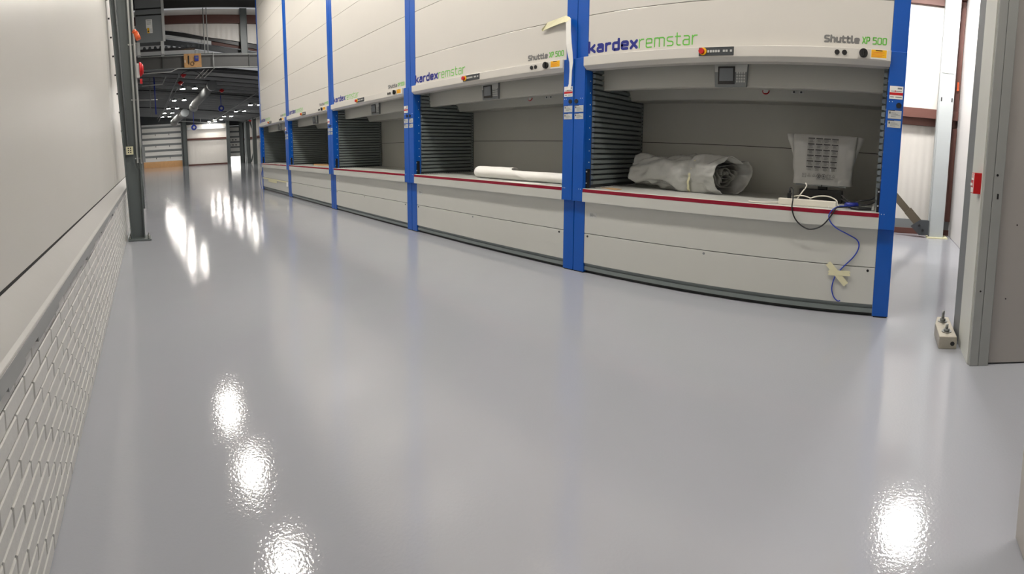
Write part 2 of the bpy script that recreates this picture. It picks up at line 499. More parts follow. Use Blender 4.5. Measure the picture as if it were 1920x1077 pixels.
RIV = {}
def post(m, side):
    """side -1: left post of the machine (with its inner side towards +x), +1 right post"""
    a, b = (0.004, PW) if side < 0 else (PITCH - PW, PITCH - 0.004)
    p = MB()
    p.box((a, 0.0, 0.012), (b, 0.12, ZS + 0.01), 'blue')
    p.box((a, -0.045, ZS), (b, 0.115, ZH), 'blue')
    p.box((a, 0.0, ZH - 0.01), (b, 0.12, HT), 'blue')
    q = (b - 0.001, b + 0.006) if side < 0 else (a - 0.006, a + 0.001)
    p.box((q[0], -0.03, TZ + 0.002), (q[1], 0.12, ZH - 0.14), 'blue')
    # foot of the post
    p.box((a + 0.01, 0.004, 0.0), (b - 0.01, 0.118, 0.02), 'black')
    o = p.build('post', m, bevel=0.004)
    xx = q[1] if side < 0 else q[0]
    spots = [('x', xx, 0.055, 1.15 + k * 0.13, 0.007) for k in range(9)]
    for dx in (0.02, 0.045):
        xc = (b - dx - 0.01) if side < 0 else (a + dx)
        spots += [('y', xc, -0.0455, TZ - 0.01, 0.004), ('y', xc, -0.0455, 1.995, 0.004)]
    for ax, x, y, z, r in spots:
        key = (ax, r)
        if key not in RIV:
            d_ = Vector((0.002, 0, 0)) if ax == 'x' else Vector((0, 0.0015, 0))
            RIV[key] = MB().cyl(-d_, d_, r, 'white', 8).build('rivet', o, (x, y, z))
        else:
            c = RIV[key].copy()
            COL.objects.link(c)
            c.parent = o
            c.location = (x, y, z)
    kx = b - 0.112 if side < 0 else a + 0.105
    MB().cyl((kx, -0.054, 1.965), (kx, -0.044, 1.965), 0.024, 'black', 20).build('lock', o)
    lx0, lx1 = a + 0.014, b - 0.014
    if side > 0:
        l1 = MB().box((lx0, -0.0475, 2.02), (lx1, -0.0455, 2.135), 'white')
        l1.box((lx0, -0.0482, 2.055), (lx1, -0.0475, 2.078), 'bred')
        l1.box((lx0 + .07, -0.0482, 2.108), (lx1 - .01, -0.0475, 2.122), 'midgrey')
        l1.box((lx0 + .012, -0.0482, 2.086), (lx1 - .012, -0.0475, 2.092), 'midgrey')
        l1.box((lx0 + .045, -0.0484, 2.085), (lx0 + .057, -0.0475, 2.096), 'bred')
        l1.box((lx0 + .008, -0.0482, 2.034), (lx0 + .04, -0.0475, 2.041), 'midgrey')
        l1.box((lx0 + .055, -0.0482, 2.034), (lx1 - .008, -0.0475, 2.041), 'midgrey')
        l1.build('safety_label', o)
    for z0, z1 in ((1.845, 1.918), (1.765, 1.828)):
        l = MB()
        label_sheet(l, lx0, lx1, z0, z1, -0.0475, 'lightgrey', 4, 'midgrey')
        l.box((lx0, -0.0482, z1 - 0.004), (lx0 + 0.06, -0.0475, z1 + 0.002), 'dark')
        l.box((lx0 + 0.01, -0.0482, z1 - 0.03), (lx0 + 0.022, -0.0475, z1 - 0.012), 'dark')
        l.build('instruction_label', o)
    # black slide rail at the inner side, above the counter
    r = MB()
    x_in = (b + 0.006, b + 0.03) if side < 0 else (a - 0.03, a - 0.006)
    r.box((x_in[0], 0.0, TZ), (x_in[1], 0.05, TZ + 0.22), 'black')
    for z in (TZ + 0.06, TZ + 0.19):
        r.cyl(((x_in[0] + x_in[1]) / 2, -0.006, z), ((x_in[0] + x_in[1]) / 2, 0.0, z), 0.008, 'lightgrey', 8)
    r.build('slide_rail', o)
    return o

def machine(loc, label):
    m = thing('vertical_storage_machine', label, 'storage machine', loc, 'blue and grey vertical storage machines in a row')
    U0, U1 = PW + 0.002, PITCH - PW - 0.002
    # casing behind the opening and above it
    MB().box((0.02, 1.30, 0.02), (PITCH - 0.02, 2.75, HT), 'panel').box((0.02, 0.06, 2.46), (PITCH - 0.02, 1.31, HT), 'panel').build('casing', m)
    post(m, -1)
    post(m, 1)
    up = MB()
    z = ZH - 0.02
    for zt in (2.90, 3.635, 4.37, 5.105, 5.84, 6.575, 7.31, HT):
        up.box((U0, 0.004, z), (U1, 0.06, zt - 0.005), 'panel')
        z = zt
    up.box((U0, 0.02, ZH), (U1, 0.061, HT - 0.02), 'darkline')
    up.build('upper_panel', m, bevel=0.003)
    # hood over the opening
    hd = MB().prism([(-0.074, ZH), (0.10, ZH), (0.10, 2.305), (-0.02, 2.305), (-0.074, 2.343)], 'x', U0 - 0.006, U1 + 0.006, 'panel')
    hood = hd.build('hood', m, bevel=0.004)
    HY = -0.074
    ks = MB().box((1.51, HY - 0.012, 2.355), (1.858, HY, 2.432), 'dark')
    cp = ks.build('control_panel', m, bevel=0.002)
    MB().cyl((1.556, HY - 0.022, 2.394), (1.556, HY - 0.012, 2.394), 0.036, 'yellow', 20).build('emergency_ring', cp)
    MB().cyl((1.548, HY - 0.05, 2.394), (1.548, HY - 0.022, 2.394), 0.026, 'bred', 20).build('emergency_button', cp)
    for k in range(5):
        MB().box((1.600 + k * .026, HY - 0.015, 2.382), (1.619 + k * .026, HY - 0.012, 2.404), 'lightgrey').build('function_key', cp)
    for k in (0, 1, 2.6):
        MB().box((1.755 + k * .027, HY - 0.015, 2.384), (1.775 + k * .027, HY - 0.012, 2.404), 'lightgrey').build('function_key', cp)
    for u in (2.818, 2.884):
        MB().cyl((u, HY - 0.008, 2.395), (u, HY, 2.395), 0.0225, 'black', 20).build('round_plug', m)
    sw = MB().box((3.006, HY - 0.004, 2.352), (3.118, HY, 2.432), 'panel').build('switch_plate', m)
    MB().cyl((3.054, HY - 0.03, 2.396), (3.054, HY - 0.004, 2.396), 0.038, 'black', 24).box((3.046, HY - 0.042, 2.362), (3.062, HY - 0.03, 2.43), 'black').build('main_switch', sw)
    wl_ = MB().box((3.118, HY - 0.003, 2.352), (3.262, HY, 2.437), 'white').box((3.122, HY - 0.005, 2.366), (3.258, HY - 0.003, 2.434), 'yellow')
    wl_.box((3.16, HY - 0.006, 2.424), (3.22, HY - 0.005, 2.430), 'black')
    for k in range(4):
        wl_.box((3.13, HY - 0.0055, 2.409 - k * .011), (3.24 - .02 * (k % 2), HY - 0.005, 2.412 - k * .011), 'orange')
    wl_.build('warning_label', m)
    # lettering on the panel above the hood
    text_strokes(MB(), 'kardex', 0.635, 0.100, 0.030, 'logo_blue', (0.152, 0.0025, 2.482), gap=0.36).build('logo_lettering', m)['label'] = 'bold navy blue lettering'
    text_strokes(MB(), 'remstar', 0.655, 0.098, 0.0125, 'logo_green', (0.798, 0.0025, 2.482), gap=0.30).build('logo_lettering', m)['label'] = 'thin green lettering'
    text_strokes(MB(), 'Shuttle', 0.325, 0.055, 0.0185, 'logo_grey', (2.683, 0.0025, 2.494), gap=0.34).build('model_lettering', m)['label'] = 'grey lettering'
    for tx, u, wd in (('XP', 3.028, 0.072), ('500', 3.122, 0.131)):
        text_strokes(MB(), tx, wd, 0.050, 0.0105, 'logo_green', (u, 0.0025, 2.497), gap=0.34).build('model_lettering', m)['label'] = 'green lettering'
    # inside of the opening
    f1 = MB().prism([(0.101, 2.37), (0.101, 2.40), (0.36, 2.40), (0.36, 2.108), (0.275, 2.108), (0.265, 2.118), (0.255, 2.37)], 'x', U0 + 0.006, U1 - 0.006, 'inner')
    f1.build('front_fascia', m, bevel=0.003)
    f2 = MB().prism([(0.361, 2.13), (0.361, 2.345), (1.25, 2.345), (1.25, 2.05), (0.90, 2.05), (0.885, 2.06), (0.82, 2.20), (0.82, 2.30), (0.361, 2.30)], 'x', U0 + 0.006, U1 - 0.006, 'inner')
    f2.build('rear_fascia', m)
    st = MB()
    st.cyl((1.95, 0.832, 2.155), (1.95, 0.842, 2.150), 0.04, 'bred', 20).cyl((1.95, 0.829, 2.155), (1.95, 0.842, 2.150), 0.031, 'white', 20)
    st.build('warning_sticker', m)
    for u in (2.27, 2.35):
        MB().box((u - .03, 0.836, 2.135), (u + .03, 0.84, 2.168), 'lightgrey').cyl((u, 0.833, 2.152), (u, 0.836, 2.152), 0.012, 'dark', 12).build('pictogram_sticker', m)
    bp = MB().box((U0 + 0.01, 1.22, TZ), (U1 - 0.01, 1.29, 1.535), 'inner').box((U0 + 0.01, 1.22, 1.543), (U1 - 0.01, 1.29, 2.06), 'inner').box((U0 + 0.01, 1.235, 1.53), (U1 - 0.01, 1.28, 1.55), 'darkline')
    bp.build('back_panel', m)
    for s in (-1, 1):
        sl = MB()
        u = U0 + 0.012 if s < 0 else U1 - 0.012
        n = 22
        for k in range(n):
            z0 = TZ + 0.03 + k * (2.34 - TZ - 0.03) / n
            z1 = TZ + 0.03 + (k + 1) * (2.34 - TZ - 0.03) / n
            h = z1 - z0
            pr = [(u, z0 + h * .10), (u - s * 0.034, z0 + h * .22), (u - s * 0.034, z0 + h * .80), (u, z1 - h * 0.06)]
            if s > 0:
                pr = pr[::-1]
            sl.prism([(a, b) for a, b in pr], 'y', 0.09, 1.16, 'slat')
        sl.box((min(u, u + s * 0.03), 0.09, TZ), (max(u, u + s * 0.03), 1.20, 2.34), 'dark')
        sl.build('side_wall', m)
        ra = MB()
        ux = (u, u + 0.036) if s < 0 else (u - 0.036, u)
        ra.box((ux[0], 1.165, TZ), (ux[1], 1.205, 2.05), 'slat')
        xf = ux[1] if s < 0 else ux[0]
        for k in range(24):
            ra.box((xf - 0.001, 1.178, TZ + 0.03 + k * .044), (xf + 0.001, 1.192, TZ + 0.05 + k * .044), 'darkline')
        ra.build('perforated_rail', m)
        pl = MB()
        ux = (u + 0.036, u + 0.066) if s < 0 else (u - 0.066, u - 0.036)
        pl.box((ux[0], 0.10, TZ), (ux[1], 1.18, TZ + 0.004), 'dark')
        for k in range(22):
            pl.box((ux[0] + 0.004, 0.115 + k * .048, TZ + 0.004), (ux[1] - 0.004, 0.137 + k * .048, TZ + 0.006), 'white')
        pl.build('counter_scale', m)
    # terminal on the front fascia
    te = MB()
    te.prism([(-0.165, -0.115), (0.165, -0.115), (0.175, 0.105), (-0.175, 0.105)], 'y', -0.035, 0.0, 'midgrey')
    te.prism([(-0.168, 0.03), (0.168, 0.03), (0.175, 0.105), (-0.175, 0.105)], 'y', -0.037, -0.035, 'lightgrey')
    T = Matrix.Translation((1.735, 0.262, 2.225)) @ Matrix.Rotation(math.radians(3), 4, 'X')
    to = te.xf(T).build('terminal', m, bevel=0.003)
    MB().box((-0.13, -0.046, -0.09), (0.045, -0.037, 0.085), 'black').xf(T).build('screen_bezel', to)
    MB().box((-0.115, -0.049, -0.058), (0.03, -0.046, 0.068), 'screen').xf(T).build('screen', to)
    for r in range(4):
        for c in range(4):
            MB().box((0.062 + c * .025, -0.042, -0.072 + r * .028), (0.08 + c * .025, -0.036, -0.053 + r * .028), 'lightgrey').xf(T).build('keypad_key', to)
    # counter
    ct = MB().prism([(-0.05, ZS), (-0.05, 0.942), (-0.044, 0.942), (-0.044, TZ - 0.004), (-0.04, TZ), (1.22, TZ), (1.22, ZS + 0.06), (0.03, ZS + 0.06), (0.03, ZS)], 'x', U0 - 0.002, U1 + 0.002, 'panel_low')
    cto = ct.build('counter', m)
    MB().box((U0, -0.0495, 0.944), (U1, -0.0445, 0.981), 'red').build('edge_strip', cto)
    # lower front
    MB().box((U0, 0.004, 0.470), (U1, 0.04, ZS + 0.05), 'panel_low').build('front_panel', m, bevel=0.003)
    fp = MB().box((U0, 0.004, 0.118), (U1, 0.04, 0.463), 'panel_low').build('front_panel', m, bevel=0.003)
    for u, key in ((0.20, 'black'), (PITCH - 0.22, 'black'), (1.62, 'midgrey')):
        MB().cyl((u, 0.001, 0.435), (u, 0.004, 0.435), 0.0125, key, 14).build('panel_lock', fp)
    sk = MB()
    label_sheet(sk, 0.20, 0.32, 0.655, 0.72, 0.002, 'lightgrey', 4, 'dark')
    sk.build('rating_label', m)
    kk = MB().prism([(0.012, 0.118), (0.03, 0.085), (0.03, 0.08), (0.018, 0.078), (0.018, 0.035), (0.06, 0.035), (0.06, 0.118)], 'x', U0, U1, 'slat')
    kk.build('kick_rail', m)
    MB().box((U0, 0.05, 0.0), (U1, 0.9, 0.20), 'black').build('base_gap_shade', m)  # black box painting the shade of the levelling gap under the machine
    return m

labels = [
 'storage machine at the far end of the row, with cream tape on its lower front',
 'storage machine second from the far end, with a brown board on its counter',
 'blue and grey storage machine in the middle of the row, with nothing on its counter',
 'blue and grey storage machine with a white paper roll lying on its counter',
 'largest and nearest storage machine, with a bagged monitor and plastic bundle on its counter']
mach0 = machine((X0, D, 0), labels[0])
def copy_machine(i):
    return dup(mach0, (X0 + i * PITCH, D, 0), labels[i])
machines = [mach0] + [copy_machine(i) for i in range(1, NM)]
XN = X0 + 4 * PITCH

# ================================================================== the gable above the low hall
GX = GABLE
gw = MB()
gw.prism([(-0.8, 8.62), (1.46, 8.32), (2.34, 8.2), (3.52, 7.92), (5.62, 7.62), (13, 6.6), (13, CEIL), (-0.8, CEIL)], 'x', GX - 0.38, GX - 0.30, 'sidingY')
gw.build('wall_back', kind='structure')
tag(MB().prism([(-0.8, 9.07), (-0.8, 8.66), (13, 8.52), (13, 9.0)], 'x', GX - 0.30, GX - 0.10, 'rust').build('wall_girt'), 'brown steel girt across the white siding above the grey beam', 'beam')
# edge of the lower roof seen between siding and beam
def strip(name, lab, cat, pts, x0, x1, key):
    return tag(MB().prism(pts, 'x', x0, x1, key).build(name), lab, cat)
strip('rubber_flashing', 'black rubber flashing hanging along the sloped edge of the siding', 'flashing',
      [(1.0, 8.40), (1.46, 8.34), (3.5, 8.0), (6.6, 7.52), (12.7, 6.7), (12.7, 6.4), (6.6, 7.22), (4.0, 7.70), (1.46, 8.12), (1.0, 8.2)], GX - 0.46, GX - 0.39, 'black')
strip('roof_insulation_strip', 'upper white insulation strip along the sloped roof edge above the beam', 'insulation',
      [(0.2, 8.3), (4.0, 7.72), (4.0, 7.52), (0.2, 8.12)], GX - 0.56, GX - 0.47, 'insul')
strip('roof_edge_channel', 'brown steel channel sloping down beside the dark column above the beam', 'channel',
      [(4.02, 7.72), (12.5, 6.5), (12.5, 6.26), (4.02, 7.50)], GX - 0.56, GX - 0.47, 'rust')
strip('roof_rafter', 'dark grey sloped rafter just below the white insulation strip', 'rafter',
      [(-0.5, 8.22), (6.4, 7.12), (12.5, 6.2), (12.5, 6.0), (6.2, 6.86), (-0.5, 7.9)], GX - 0.70, GX - 0.57, 'dark')
strip('roof_insulation_strip', 'lower white insulation wedge right on top of the grey beam', 'insulation',
      [(-0.5, 7.9), (5.4, 6.92), (-0.5, 6.92)], GX - 0.80, GX - 0.71, 'insul')
# the beam
be = thing('steel_beam', 'long grey steel beam spanning the hall opening above head height', 'beam', (GX, 0, 6.15))
b_ = MB()
b_.box((-0.15, -0.42, 0.0), (0.15, 12.6, 0.03), 'column').box((-0.15, -0.42, 0.73), (0.15, 12.6, 0.76), 'column').box((-0.012, -0.42, 0.03), (0.012, 12.6, 0.73), 'beamgrey')
b_.build('beam_body', be)
for y in (1.2, 3.0, 6.0):
    MB().box((-0.14, y, 0.03), (0.14, y + 0.012, 0.73), 'column').build('stiffener', be)
def conduit(label, pts, r=0.022, key='lightgrey', cat='conduit', group=None, n=8, name='conduit', smooth=False):
    return tag(MB().tube(pts, r, key, n, smooth=smooth).build(name), label, cat, group)
conduit('thin white conduit clipped along the top of the grey beam', [(GX + 0.17, 0.0, 6.83), (GX + 0.17, 12, 6.83)], 0.028)
conduit('thin white conduit along the bottom of the beam, dropping at its left end', [(GX + 0.17, 0.0, 5.95), (GX + 0.17, 1.6, 5.98), (GX + 0.17, 2.0, 6.13), (GX + 0.17, 12, 6.13)], 0.028)
conduit('vertical conduit on the right of the plywood board joining the beam conduits', [(GX + 0.2, 3.98, 6.05), (GX + 0.2, 3.98, 6.95)], 0.032)
for y, l in ((3.56, 'left of the two'), (3.74, 'right of the two')):
    conduit('%s vertical conduits rising from the beam up the siding' % l, [(GX - 0.04, y, 6.915), (GX - 0.04, y, CEIL - 0.01)], 0.028)
for k, y in enumerate((3.5, 3.75, 4.0)):
    conduit('%s of three short conduits slanting down behind the beam' % ('first', 'second', 'third')[k], [(GX - 0.3, y, 6.1), (GX - 1.6, y - 0.35, 5.85)], 0.025)
# column standing on the beam
gc = MB()
gc.box((GX - 0.24, 5.62, 6.915), (GX - 0.02, 5.64, CEIL - 0.005), 'column').box((GX - 0.24, 5.98, 6.915), (GX - 0.02, 6.0, CEIL - 0.005), 'column').box((GX - 0.1, 5.64, 6.915), (GX - 0.085, 5.98, CEIL - 0.005), 'column')
gc.box((GX - 0.26, 5.56, 6.912), (GX + 0.0, 6.06, 6.93), 'column')
tag(gc.build('steel_column'), 'dark grey steel column standing on top of the beam beside the far machine', 'column')
# plywood board
pb = thing('plywood_board', 'square plywood board with electrical gear fixed to the grey beam', 'board', (GX + 0.20, 2.36, 6.06))
MB().box((0, 0, 0.1), (0.03, 0.95, 0.83), 'wood').build('board', pb)
MB().box((0.03, 0.22, 0.32), (0.07, 0.28, 0.72), 'black').cyl((0.05, 0.25, 0.26), (0.05, 0.25, 0.32), 0.02, 'black').build('cable_gland', pb)
dv = MB().box((0.03, 0.57, 0.42), (0.13, 0.79, 0.70), 'hoseblue').build('blue_device', pb)
MB().box((0.13, 0.62, 0.55), (0.132, 0.74, 0.65), 'screen').build('device_display', dv)
ring = [(0.05, 0.44 + 0.09 * math.cos(a * PI / 8), 0.29 + 0.10 * math.sin(a * PI / 8)) for a in range(17)]
MB().tube(ring, 0.014, 'black', 8, smooth=False).build('cable_coil', pb)
MB().box((0.03, 0.03, 0.36), (0.05, 0.07, 0.50), 'white').build('outlet_plate', pb)
# equipment cabinet hanging above the beam
cb = thing('electrical_cabinet', 'large grey electrical cabinet with a white and yellow notice, mounted above the beam', 'cabinet', (-24.2, -0.14, 6.5))
c_ = MB().box((-0.8, 0.0, 0.72), (0.0, 1.40, 2.05), 'midgrey').box((-0.8, 0.03, 2.05), (-0.03, 1.37, 2.12), 'black').box((-0.8, 0.0, 2.12), (0.0, 1.40, 2.36), 'midgrey').box((-0.8, 0.03, 2.36), (-0.03, 1.37, 2.44), 'black').box((-0.8, 0.0, 2.44), (0.0, 1.40, 2.86), 'midgrey')
c_.build('cabinet_body', cb, bevel=0.01)
nt_ = MB().box((0.0, 0.52, 1.42), (0.006, 0.84, 1.86), 'white').box((0.0, 0.56, 1.18), (0.006, 0.84, 1.42), 'white').box((0.006, 0.57, 1.18), (0.008, 0.68, 1.44), 'yellow')
nt_.prism([(0.585, 1.24), (0.665, 1.24), (0.625, 1.33)], 'x', 0.008, 0.010, 'black')
for k in range(4):
    nt_.box((0.006, 0.56, 1.80 - k * .06), (0.0075, 0.78, 1.815 - k * .06), 'midgrey')
    nt_.box((0.006, 0.70, 1.38 - k * .05), (0.0075, 0.82, 1.392 - k * .05), 'midgrey')
nt_.build('notice', cb)
for y in (0.0, 1.22):
    MB().box((-0.5, y, 0.1), (0.06, y + 0.16, 0.74), 'lightgrey').build('mounting_bracket', cb)
MB().box((-0.012, 1.33, 0.74), (0.02, 1.47, 2.84), 'lightgrey').build('side_rail', cb)
ch = MB()
for k in range(10):
    ch.prism([(0.28 + k * .28, 0.40), (0.46 + k * .28, 0.40), (0.42 + k * .28, 0.54), (0.32 + k * .28, 0.54)], 'x', -0.5, -0.15, 'dark')
ch.box((-0.5, 0.0, 0.36), (-0.15, 3.0, 0.42), 'black').build('cable_chain', cb)

# ================================================================== the low hall: end wall, doors, columns, roof
ew = MB()
ew.box((END - 0.2, -0.9, 0), (END, -0.5, 6.6), 'dark').box((END - 0.2, -0.5, 5.05), (END, 10.3, 6.55), 'dark').box((END - 0.2, 4.45, 0), (END, 5.15, 5.1), 'dark')
ew.box((END - 0.2, 5.15, 0), (END, 10.1, 5.1), 'sidingY')
ew.build('wall_end', kind='structure')
tag(MB().box((END, 5.17, 3.12), (END + 0.18, 10.08, 3.36), 'rust').build('wall_girt'), 'brown girt across the white wall at the far end of the hall', 'beam')
MB().box((END, 5.17, 0.0), (END + 0.05, 10.08, 0.16), 'rust').build('baseboard_end', kind='structure')
tag(MB().box((END + 0.002, 5.2, 4.45), (END + 0.25, 9.9, 4.75), 'insul').build('air_duct'), 'pale horizontal duct above the white wall at the far end', 'duct')
# sectional door
d1 = MB()
y0, y1 = -0.42, 4.42
for k in range(6):
    z0 = 0.78 + k * 0.72
    d1.box((END - 0.10, y0, z0 + 0.02), (END - 0.02, y1, z0 + 0.46), 'white').box((END - 0.10, y0, z0 + 0.46), (END + 0.03, y1, z0 + 0.70), 'midgrey')
    d1.box((END - 0.1, y0, z0 + 0.69), (END + 0.05, y1, z0 + 0.73), 'lightgrey')
dd = d1.build('door_1', kind='structure')
for k in range(3):
    for y in (1.2, 2.9):
        MB().box((END - 0.02, y, 1.25 + k * 1.44 - 0.2), (END + 0.02, y + 0.07, 1.25 + k * 1.44), 'black').build('door_handle', dd)
for s, y in (('left', y0 - 0.07), ('right', y1)):
    MB().box((END, y, 0), (END + 0.16, y + 0.10, 5.3), 'midgrey').build('door_track', dd)
MB().box((END - 0.05, y0, 5.10), (END + 0.10, y1, 5.30), 'insul').build('door_header', dd)
tag(MB().box((END - 0.12, y0, 0.0), (END + 0.02, y1, 0.74), 'woodor').build('dock_board'), 'orange wooden board closing the bottom of the left loading door', 'board')
# right loading door standing a little open to daylight
d2 = MB()
for k in range(6):
    z0 = 0.85 + k * 0.66
    d2.box((END - 2.06, 10.35, z0), (END - 2.0, 12.3, z0 + 0.46), 'white').box((END - 2.06, 10.35, z0 + 0.46), (END - 1.97, 12.3, z0 + 0.66), 'midgrey')
d2o = d2.build('door_2', kind='structure')
for k in (2, 3):
    for j in range(3):
        MB().box((END - 2.0, 10.8 + j * .4, 0.95 + k * .66), (END - 1.98, 10.95 + j * .4, 1.1 + k * .66), 'dark').build('door_window', d2o)
MB().box((END - 2.5, 10.2, 0.0), (END - 2.45, 12.4, 0.9), 'day').build('sky_beyond_door', kind='structure')
ew2 = MB().box((END - 2.2, 10.0, 4.85), (END - 2.0, 13, 6.3), 'dark').box((END - 2.2, 12.35, 0), (END - 2.0, 13, 5.0), 'dark').box((END - 2.2, 10.0, 0), (END - 0.2, 10.3, 5.2), 'midgrey')
ew2.build('wall_end', kind='structure')
wr = MB().box((END - 2.2, 12.75, 0), (GX, 12.95, 7.0), 'sidingX').box((GX, 12.75, 0), (-3.0, 12.95, CEIL), 'sidingX')
wr.build('wall_right', kind='structure')
tag(MB().box((END - 2, 12.55, 2.9), (GX - 20, 12.75, 3.15), 'rust').build('wall_girt'), 'brown girt on the right hall wall behind the columns', 'beam')
def hcol(x, y, h, lab, dx=0.3, dy=0.34, key='column'):
    c = MB().box((x - dx / 2, y - dy / 2, 0), (x + dx / 2, y - dy / 2 + .02, h), key).box((x - dx / 2, y + dy / 2 - .02, 0), (x + dx / 2, y + dy / 2, h), key).box((x - .01, y - dy / 2, 0), (x + .01, y + dy / 2, h), key)
    return tag(c.build('steel_column'), lab, 'column')
hcol(END + 0.45, 4.85, roofz(4.85) - 0.01, 'grey steel column between the left loading door and white wall', 0.3, 0.5)
hcol(END + 0.40, 10.25, roofz(10.25) - 0.01, 'grey steel column at the right end of the white far wall', 0.3, 0.4)
hcol(-59.0, 12.2, roofz(12.2) - 0.01, 'grey steel column right beside the daylit loading door', 0.3, 0.45)
hcol(-55.0, 12.2, roofz(12.2) - 0.01, 'grey steel column with the diagonal brace starting at its top', 0.3, 0.45)
hcol(-51.6, 12.2, roofz(12.2) - 0.01, 'grey steel column nearest the far machine on the right hall wall', 0.3, 0.45)
hcol(-57.2, 12.4, roofz(12.4) - 0.01, 'slim pale column between the two dark ones by the daylit door', 0.2, 0.3, 'colpale')
tag(MB().tube([(-54.8, 12.44, 5.0), (-51.8, 12.44, 2.62)], 0.09, 'column', 6, smooth=False).build('diagonal_brace'), 'upper diagonal brace between columns on the right hall wall', 'brace')
tag(MB().tube([(-51.8, 12.44, 2.4), (-54.8, 12.44, 0.2)], 0.09, 'column', 6, smooth=False).build('diagonal_brace'), 'lower diagonal brace between columns on the right hall wall', 'brace')

# purlins under the roof
for k in range(21):
    x = -27.2 - k * 1.5
    p = MB().prism([(-0.5, roofz(-0.5) - 0.02), (12.7, roofz(12.7) - 0.02), (12.7, roofz(12.7) - 0.20), (-0.5, roofz(-0.5) - 0.20)], 'x', x - 0.03, x + 0.03, 'purlin').build('roof_purlin', kind='structure')
# wider frame beams
for x, l in ((-34.4, 'dark cross beam under the hall roof just past the first lit light'), (-46.2, 'dark cross beam under the hall roof further back, by the third light')):
    tag(MB().prism([(-0.5, roofz(-0.5) - 0.21), (12.0, roofz(12.0) - 0.21), (12.0, roofz(12.0) - 0.28), (-0.5, roofz(-0.5) - 0.28)], 'x', x - 0.1, x + 0.1, 'roof').build('roof_beam'), l, 'beam')
# pipes along the hall
conduit('long sprinkler pipe running back under the roof left of the light row', [(GX - 0.6, 2.1, 5.92), (END + 0.5, 1.75, 5.6)], 0.045, 'midgrey', 'pipe', name='sprinkler_pipe')
conduit('thin conduit feeding the left row of lit lights', [(GX - 5.5, 2.42, 5.93), (END + 0.5, 1.60, 5.93)], 0.03, 'midgrey')
conduit('long pipe running back under the roof towards the right hall wall', [(GX - 3, 7.6, 5.36), (END + 0.5, 8.0, 5.1)], 0.05, 'midgrey', 'pipe', name='sprinkler_pipe')
conduit('long pipe along the top of the right hall wall', [(-30, 12.1, 5.05), (END + 0.5, 12.1, 5.05)], 0.05, 'midgrey', 'pipe', name='sprinkler_pipe')
conduit('cross conduit hanging between the two far loading doors', [(END + 2, 3.4, 5.5), (END + 2, 7.8, 5.08)], 0.035, 'lightgrey')
conduit('thin conduit dropping from the roof above the white far wall', [(END + 2, 6.7, roofz(6.7) - 0.01), (END + 2, 6.7, 5.2)], 0.03, 'lightgrey')
conduit('conduit loop across the hall below the left end of the beam', [(GX - 2, 0.0, 5.62), (GX - 2, 1.2, 5.66), (GX - 2, 1.45, 6.1)], 0.03, 'lightgrey')
conduit('horizontal conduit at the left hall wall under the cabinet', [(GX - 6, -0.3, 5.3), (GX - 6, 1.0, 5.25)], 0.03, 'lightgrey')
conduit('vertical blue pipe at the left side of the hall', [(GX - 3, 0.75, roofz(0.75) - 0.01), (GX - 3, 0.75, 4.0)], 0.04, 'hoseblue', 'pipe', name='air_pipe')
conduit('vertical grey conduit beside the blue pipe in the hall', [(GX - 3, 0.5, roofz(0.5) - 0.01), (GX - 3, 0.42, 3.9)], 0.03, 'midgrey')
arc = [(GX - 0.5, 2.75 + 0.6 * math.cos(a * PI / 10), 5.75 + 0.35 * math.sin(a * PI / 10)) for a in range(0, 11)]
conduit('thin black cable arching below the plywood board', arc, 0.018, 'black', 'cable', name='cable')
# red sprinkler valves
def valve(x, y, z, lab):
    t = thing('sprinkler_valve', lab, 'valve', (x, y, z), 'red sprinkler valves')
    MB().cyl((0, 0, -0.12), (0, 0, 0.12), 0.09, 'bred', 12).build('valve_body', t)
    MB().cyl((0, -0.16, 0.02), (0, 0.16, 0.02), 0.06, 'bred', 10).build('valve_flange', t)
valve(-27.4, 2.42, 6.02, 'red sprinkler valve hanging just below the plywood board')
valve(-30.0, 2.44, 5.98, 'red sprinkler valve behind the one under the plywood board')
valve(-32.0, 5.4, 5.66, 'red sprinkler valve right of the large round duct')
valve(-53.0, 12.1, 4.95, 'red sprinkler valve by the columns on the right hall wall')
# exhaust ducts
def duct(a, b, r, lab):
    t = thing('exhaust_duct', lab, 'duct', a)
    d = Vector(b) - Vector(a)
    n = d.normalized()
    MB().cyl((0, 0, 0), d, r, 'ductgrey', 20).build('duct_tube', t)
    MB().cyl(-n * 0.25, (0, 0, 0), r * 1.08, 'midgrey', 20, r2=r * 1.08).build('duct_collar', t)
    MB().cyl(d, d + n * 0.7 - Vector((0, 0, 0.15)), r * 0.75, 'steel', 16, r2=r * 1.2).build('duct_mouth', t)
    MB().tube([d * 0.5 + Vector((0, 0.0, r)), d * 0.5 + Vector((0, 0.9, 0.25))], 0.05, 'midgrey', 6, smooth=False).build('support_arm', t)
duct((-30.0, 4.42, 5.72), (-36.5, 4.0, 5.3), 0.30, 'large grey round exhaust duct hanging under the hall roof')
duct((-45.0, 3.9, 5.4), (-50.0, 3.3, 5.1), 0.36, 'smaller looking grey exhaust duct beside the farthest left lights')
# hose reels
def reel(x, y, z, top, lab, rr):
    t = thing('hose_reel', lab, 'hose reel', (x, y, z))
    MB().cyl((-0.12, 0, 0), (0.12, 0, 0), rr, 'hoseblue', 24).build('drum', t)
    MB().cyl((0.12, 0, 0), (0.16, 0, 0), rr * 0.45, 'lightgrey', 18).build('hub', t)
    MB().cyl((0, 0, rr), (0, 0, top - z), 0.03, 'hoseblue', 8).build('drop_pole', t)
reel(-45.0, 4.72, 3.98, roofz(4.72) - 0.005, 'round blue hose reel hanging between the far loading doors', 0.26)
reel(-35.0, 5.8, 4.75, roofz(5.8) - 0.005, 'round blue hose reel high under the hall roof near the far machine', 0.22)

